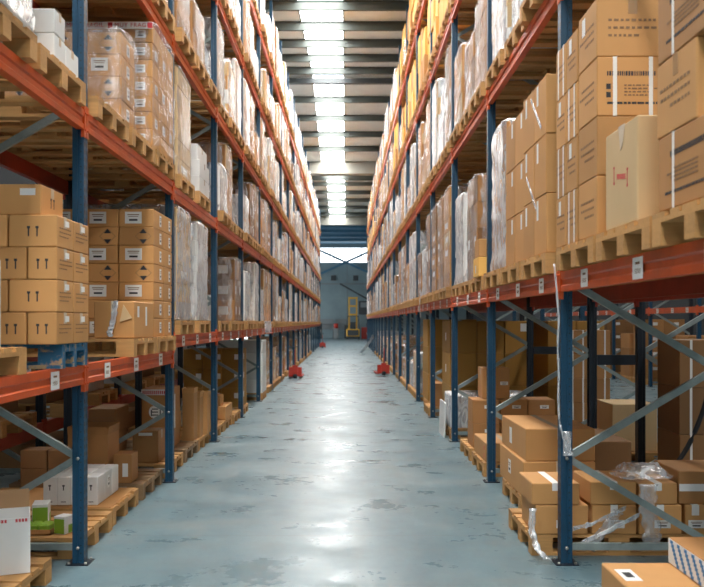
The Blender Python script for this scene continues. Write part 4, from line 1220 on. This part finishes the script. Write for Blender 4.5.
# bay 1
fpallet(2.02, 8.95, 'wooden floor pallet under the low film-topped carton, right, behind second post')
carton(1.44, 1.9, 8.56, 9.32, PH, PH + .20, 'low carton under film on the floor just behind the second right post', 'tan', None, ('y', 'c'), (), (('redcorner', '-x'),))
gS = 'brown cartons stacked behind the second right post'
fpallet(2.02, 9.92, 'wooden floor pallet under brown stacked cartons, right, mid second bay')
stack([1.46, 1.78, 2.10, 2.42], [9.56, 9.96], PH, 2, .278, 'brown carton behind second right post', 'kraft', gS, None, lambda r_, i, j: {'lab': (('-y', .1, .7, .10, .04),)})
carton(1.58, 1.90, 9.6, 9.94, PH + .562, PH + .92, 'single brown carton atop the brown stack behind second right post', 'kraft', gS, ('x', 'c'), (('-y', .3, .5, .09, .04),))
fpallet(2.02, 11.72, 'wooden floor pallet under the low white-filmed load, right floor')
wrapped(1.98, 11.72, PH, .42, 'gleam', 0, 'low white-filmed load on the floor behind the third right post')
o = link('leaning_board', MB().box(-.01, .01, -.3, .3, 0, .48, 'cardboard_white').mesh(), None, (1.36, 11.75, .0), (0, math.radians(2), 0)); tag(o, 'thin pale board leaning against the low white-filmed load, right floor', 'board')
# big mustard cartons behind
gM = 'big mustard-brown cartons under the right rack'
fpallet(2.15, 12.85, 'wooden floor pallet under the big mustard-brown cartons, aisle side', det=False); fpallet(3.48, 12.85, 'wooden floor pallet under the big mustard-brown cartons, inner side', det=False)
stack([1.56, 1.97, 2.38, 2.79], [12.44, 13.5], PH, 3, .49, 'big mustard-brown carton, right floor, third bay', 'mustard', gM, None, lambda r_, i, j: {'lab': (('-x', 0, .5, .1, .12, False),)} if i == 0 else ({'lab': (('-y', .2, .8, .1, .12, False),)} if (r_, i) == (2, 2) else {}))
stack([3.03, 3.46, 3.89], [12.44, 13.5], PH, 3, .49, 'big mustard-brown carton, rack behind right rack', 'mustard', gM, None, lambda r_, i, j: {'lab': (('-y', .2, .8, .1, .12, False),)} if r_ == 2 else {})
fpallet(2.1, 15.6, 'wooden floor pallet under mustard-brown cartons, right floor, fifth bay', det=False)
stack([1.5, 1.95, 2.4], [15.2, 16.2], PH, 3, .5, 'big mustard-brown carton, right floor, fourth bay', 'mustard', gM)
carton(1.5, 1.95, 14.2, 14.8, PH, PH + .4, 'brown carton on the floor behind the fourth right post', 'kraft'); fpallet(2.0, 14.5, 'wooden floor pallet behind the fourth right post', det=False)
# rack behind the right rack
fpallet(3.4, 11.9 - .1, 'wooden floor pallet under strapped cartons behind the right rack', det=False)
stack([3.06, 3.36, 3.66], [11.45, 11.85], PH, 4, .335, 'white-strapped carton behind the right rack', 'kraft', 'white-strapped cartons behind the right rack', None, lambda r_, i, j: {'straps': 'x'})
fpallet(3.52, 7.8, 'wooden pallet under the dark carton wall behind the right rack', det=False)
stack([3.02, 3.45, 3.88], [7.5, 8.05], PH, 3, .43, 'large film-wrapped brown carton behind right rack near picture edge', 'brown', 'large brown cartons behind the right rack', None, lambda r_, i, j: {'straps': 'x'})
fpallet(3.35, 9.6, 'lower wooden pallet under the plain beige carton behind the right rack', det=False)
carton(2.99, 3.5, 9.3, 9.9, PH, PH + .53, 'plain beige carton alone on a pallet behind the right rack', 'beige')
# across the next aisle
gX = 'cartons across the next aisle'
for j, (y0, n_, c_) in enumerate(((15.6, 2, 'kraft'), (18.3, 3, 'kraft'), (19.3, 3, 'brown'), (21.1, 4, 'kraft'), (22.1, 3, 'kraft'), (24.0, 4, 'brown'), (25.0, 3, 'kraft'))):
    fpallet(8.15, y0 + .35, 'wooden pallet on the floor across the next aisle, %s from near' % ORD[j], det=False)
    stack([7.56, 8.1, 8.64], [y0, y0 + .7], PH, n_, .38, '%s carton across next aisle, %s stack' % (c_ if c_ != 'kraft' else 'tan', ORD[j]), c_, gX, None, lambda r_, i, jj: {'lab': (('-y', .1, .7, .12, .08, False),)})
# black hose
ctrl = [(2.34, .02), (2.36, .22), (2.46, .33), (2.60, .42), (2.73, .60), (2.84, .85), (2.93, 1.15), (3.02, 1.42)]
pts = []
for i in range(len(ctrl) - 1):
    p0, p1, p2, p3 = (Vector(ctrl[max(0, min(len(ctrl) - 1, q))]) for q in (i - 1, i, i + 1, i + 2))
    for t in range(4):
        u = t / 4; q = .5 * ((2 * p1) + (p2 - p0) * u + (2 * p0 - 5 * p1 + 4 * p2 - p3) * u ** 2 + (3 * p1 - p0 - 3 * p2 + p3) * u ** 3)
        pts.append((q.x, 6.62, max(.021, q.y)))
o = link('black_hose', MB().tube(pts, .02, 'black_rubber').mesh()); tag(o, 'thick black hose curving up from the floor behind the right rack', 'hose')

# foreground cartons at the lower edge, by the right rack
fpallet(1.92, 3.78, 'wooden floor pallet under the pale foreground carton, right', det=True)
c = carton(1.29, 2.35, 3.3, 4.2, PH, .38, 'pale flat carton in the foreground at the lower edge, label on top', 'tan', None, None)
for y_ in (-.2, .05): link('lid_seam', MB().box(-.45, .53, y_ - .003, y_ + .003, .232, .2335, 'ink_brown').mesh(), c)
link('shipping_label', MB().box(-.50, -.42, .15, .33, .232, .2335, 'paper_white').box(-.48, -.44, .2, .28, .2335, .234, 'ink_black').mesh(), c)
link('shipping_label', MB().box(-.5285, -.527, .25, .33, .04, .12, 'paper_white').box(-.529, -.5285, .27, .31, .06, .08, 'ink_black').mesh(), c)
c = carton(1.63, 2.3, 3.45, 4.2, .382, .512, 'carton with blue and white slanted stripes lying on the pale foreground carton', 'kraft', None, ('y', 't'), (), (('stripes', '-x'),), rot=0)

# ------------------------------------------------------------------ generic floor goods further down
rf = random.Random(5)
for side in 'LR':
    for k in range(3, 13):
        for sl in range(3):
            yc = post_y(k) + .52 + sl * .885
            if side == 'L' and yc < 18.3: continue
            if side == 'R' and (yc < 16.7): continue
            xc = -2.33 if side == 'L' else 2.04
            if rf.random() < .22 and k > 4: continue
            w = '%s rack floor, %s bay from the camera, %s' % ('left' if side == 'L' else 'right', ORD[k + 1], SLOTN[sl])
            pallet(xc, yc, 0, 'wooden pallet, ' + w)
            r_ = rf.random(); h = rf.choice((.5, .8, 1.0))
            pal = ['tan', 'brown', 'white', 'tan', 'grey'][int(r_ * 5)]
            wrapped(xc, yc, PH, h, pal, rf.randint(0, 3), '%s load, %s' % ({'tan': 'tan', 'brown': 'brown', 'white': 'white-filmed', 'grey': 'silvery'}[pal], w))

# red hand pallet trucks
def pallet_truck(loc, rot, label):
    o = link('hand_pallet_truck', None, None, loc, (0, 0, rot)); tag(o, label, 'pallet truck', 'red hand pallet trucks')
    for x in (-.19, .19):
        link('fork', MB().box(x - .08, x + .08, 0, 1.1, .06, .11, 'red_paint').mesh(), o)
        link('wheel', MB().cyl((x - .04, .95, .042), (x + .04, .95, .042), .04, 'black_rubber').mesh(), o)
    link('body', MB().box(-.24, .24, -.12, .02, .08, .42, 'red_paint').box(-.1, .1, -.2, -.12, .12, .5, 'red_paint').mesh(), o)
    link('steer_wheel', MB().cyl((-.07, -.16, .09), (.07, -.16, .09), .088, 'black_rubber').mesh(), o)
    o.scale = (.75, .75, .75)
    link('tiller', MB().tube([(0, -.18, .4), (0, -.3, 1.0), (0, -.32, 1.1)], .018, 'red_paint').tube([(-.1, -.32, 1.1), (-.12, -.34, 1.2), (.12, -.34, 1.2), (.1, -.32, 1.1)], .016, 'black_rubber').mesh(), o)
pallet_truck((-1.44, 23.6, 0), math.radians(0), 'red hand pallet truck parked by the left rack, seventh bay')
pallet_truck((1.12, 24.9, 0), math.radians(4), 'red hand pallet truck parked by the right rack down the aisle')
pallet_truck((-1.44, 51.0, 0), math.radians(0), 'tiny red pallet truck at the far end of the left rack')

drape([(.02, -.345, .30), (.01, -.35, .2), (-.01, -.35, .1), (-.03, -.352, .05), (-.02, -.353, .01)], .045, '', 'stretch_film_white', 4, (1, 0, 0), None, torn)
# fallen plastic sheet leaning by the right rack far away
drape([(1.40, 42.0, .95), (1.25, 41.8, .7), (1.0, 41.6, .35), (.75, 41.4, .06)], .8, 'white plastic sheet spilling into the aisle far down the right rack', 'stretch_film_white', 7, (.25, .95, 0))

# ------------------------------------------------------------------ far end
def forklift(loc):
    o = link('reach_truck', None, None, loc); tag(o, 'yellow reach truck with tall mast parked before the end wall', 'forklift')
    link('body', MB().chbox(-.62, .62, -.5, .7, .25, .95, 'yellow_paint', .06).box(-.5, .5, -.53, -.5, .35, .85, 'machine_dark').mesh(), o)
    link('chassis', MB().chbox(-.66, .66, -.6, 1.2, .08, .26, 'machine_dark', .03).mesh(), o)
    link('cab_guard', MB().bar((-.58, -.4, .95), (-.5, -.3, 2.15), .06, .06, 'machine_dark').bar((.58, -.4, .95), (.5, -.3, 2.15), .06, .06, 'machine_dark').bar((-.58, .5, .95), (-.5, .4, 2.15), .06, .06, 'machine_dark').bar((.58, .5, .95), (.5, .4, 2.15), .06, .06, 'machine_dark')
         .box(-.55, .55, -.35, .45, 2.12, 2.18, 'machine_dark').mesh(), o)
    mm = MB()
    for x in (-.36, .36): mm.box(x - .07, x + .07, .85, 1.0, .1, 3.95, 'yellow_paint')
    for z in (1.4, 2.3, 3.1, 3.85): mm.box(-.36, .36, .87, .98, z - .08, z + .08, 'yellow_paint')
    link('mast', mm.mesh(), o)
    link('fork', MB().box(-.3, -.2, 1.0, 2.0, .1, .15, 'machine_dark').mesh(), o); link('fork', MB().box(.2, .3, 1.0, 2.0, .1, .15, 'machine_dark').mesh(), o)
    for x in (-.55, .55): link('wheel', MB().cyl((x - .06, -.2, .16), (x + .06, -.2, .16), .16, 'black_rubber').mesh(), o)
    link('seat', MB().box(-.25, .25, 0, .45, .95, 1.1, 'machine_dark').box(-.25, .25, .4, .48, 1.1, 1.6, 'machine_dark').mesh(), o)
forklift((.65, 77.0, 0))
def bench(loc, w, label, mat='machine_grey'):
    o = link('workbench', None, None, loc); tag(o, label, 'workbench', 'benches by the end wall')
    link('worktop', MB().box(-w/2, w/2, -.35, .35, .86, .92, mat).mesh(), o)
    for x in (-w/2 + .05, w/2 - .05):
        for y in (-.3, .3): link('leg', MB().box(x - .03, x + .03, y - .03, y + .03, 0, .86, 'machine_dark').mesh(), o)
    link('back_shelf', MB().box(-w/2, w/2, .3, .34, .92, 1.9, mat).box(-w/2, w/2, .05, .3, 1.4, 1.44, mat).mesh(), o)
bench((-2.0, 80.6, 0), 1.6, 'grey workbench at the end wall, beside the left rack end'); bench((-.35, 81.0, 0), 1.4, 'grey workbench at the end wall, left of the reach truck')
def cabinet(x, y, w, h, label, mat, z=0):
    o = link('machine_cabinet', MB().chbox(-w/2, w/2, -.3, .3, 0, h, mat, .02).mesh(), None, (x, y, z)); tag(o, label, 'cabinet', 'cabinets by the end wall')
    link('door', MB().box(-w/2 + .04, w/2 - .04, -.325, -.3, .06, h - .06, mat).mesh(), o); link('handle', MB().box(w/2 - .12, w/2 - .09, -.35, -.325, h * .4, h * .55, 'bolt_steel').mesh(), o)
cabinet(-.95, 78.6, .45, 1.0, 'pale machine cabinet left of the reach truck', 'machine_grey')
cabinet(-2.55, 79.5, .5, 1.5, 'dark machine cabinet beside the left rack end', 'machine_dark')
cabinet(.1, 80.2, .5, 1.3, 'dark cabinet directly behind the reach truck', 'machine_dark')
cabinet(1.75, 78.0, .6, 1.1, 'red machine cabinet right of the reach truck', 'red_paint')
cabinet(2.3, 80.0, .7, 1.5, 'dark machine cabinet behind the red one', 'machine_dark')
o = link('wall_mounted_board', MB().chbox(-.75, .75, -.2, .2, 0, 1.35, 'machine_dark', .02).mesh(), None, (2.0, 82.7, 2.35)); tag(o, 'dark control board hung on the end wall beside the right rack', 'control board')
link('panel', MB().box(-.55, .55, -.23, -.2, .7, 1.2, 'machine_grey').mesh(), o)
o = link('red_drum', MB().cyl((0, 0, 0), (0, 0, .45), .2, 'red_paint').mesh(), None, (-.95, 78.6, 1.01)); tag(o, 'small red drum on the pale machine cabinet at the end', 'drum')

print('cartons', NCART[0], 'pallets', NPAL[0], 'objects', len(bpy.data.objects))

# ------------------------------------------------------------------ light, camera, view
w = bpy.data.worlds.new('World'); SC.world = w; w.use_nodes = True
w.node_tree.nodes['Background'].inputs[0].default_value = (.8, .9, 1, 1); w.node_tree.nodes['Background'].inputs[1].default_value = 1.0
cam = bpy.data.cameras.new('Camera'); co = bpy.data.objects.new('Camera', cam); COL.objects.link(co)
co.location = (0, 0, 1.6); co.rotation_euler = (math.pi / 2, 0, 0)
cam.sensor_width = 36; cam.lens = F / 704 * 36; cam.shift_x = 6 / 704; cam.shift_y = 28.5 / 704
cam.clip_end = 200; cam.clip_start = .1
cam.dof.use_dof = True; cam.dof.focus_distance = 7.5; cam.dof.aperture_fstop = 3.5
SC.camera = co
SC.view_settings.view_transform = 'Standard'; SC.view_settings.look = 'None'; SC.view_settings.gamma = 1; SC.view_settings.use_curve_mapping = False
SC.view_settings.exposure = 0.72
SC.cycles.max_bounces = 8; SC.cycles.diffuse_bounces = 4; SC.cycles.glossy_bounces = 3; SC.cycles.transparent_max_bounces = 12
SC.cycles.use_denoising = True; SC.cycles.sample_clamp_indirect = 6
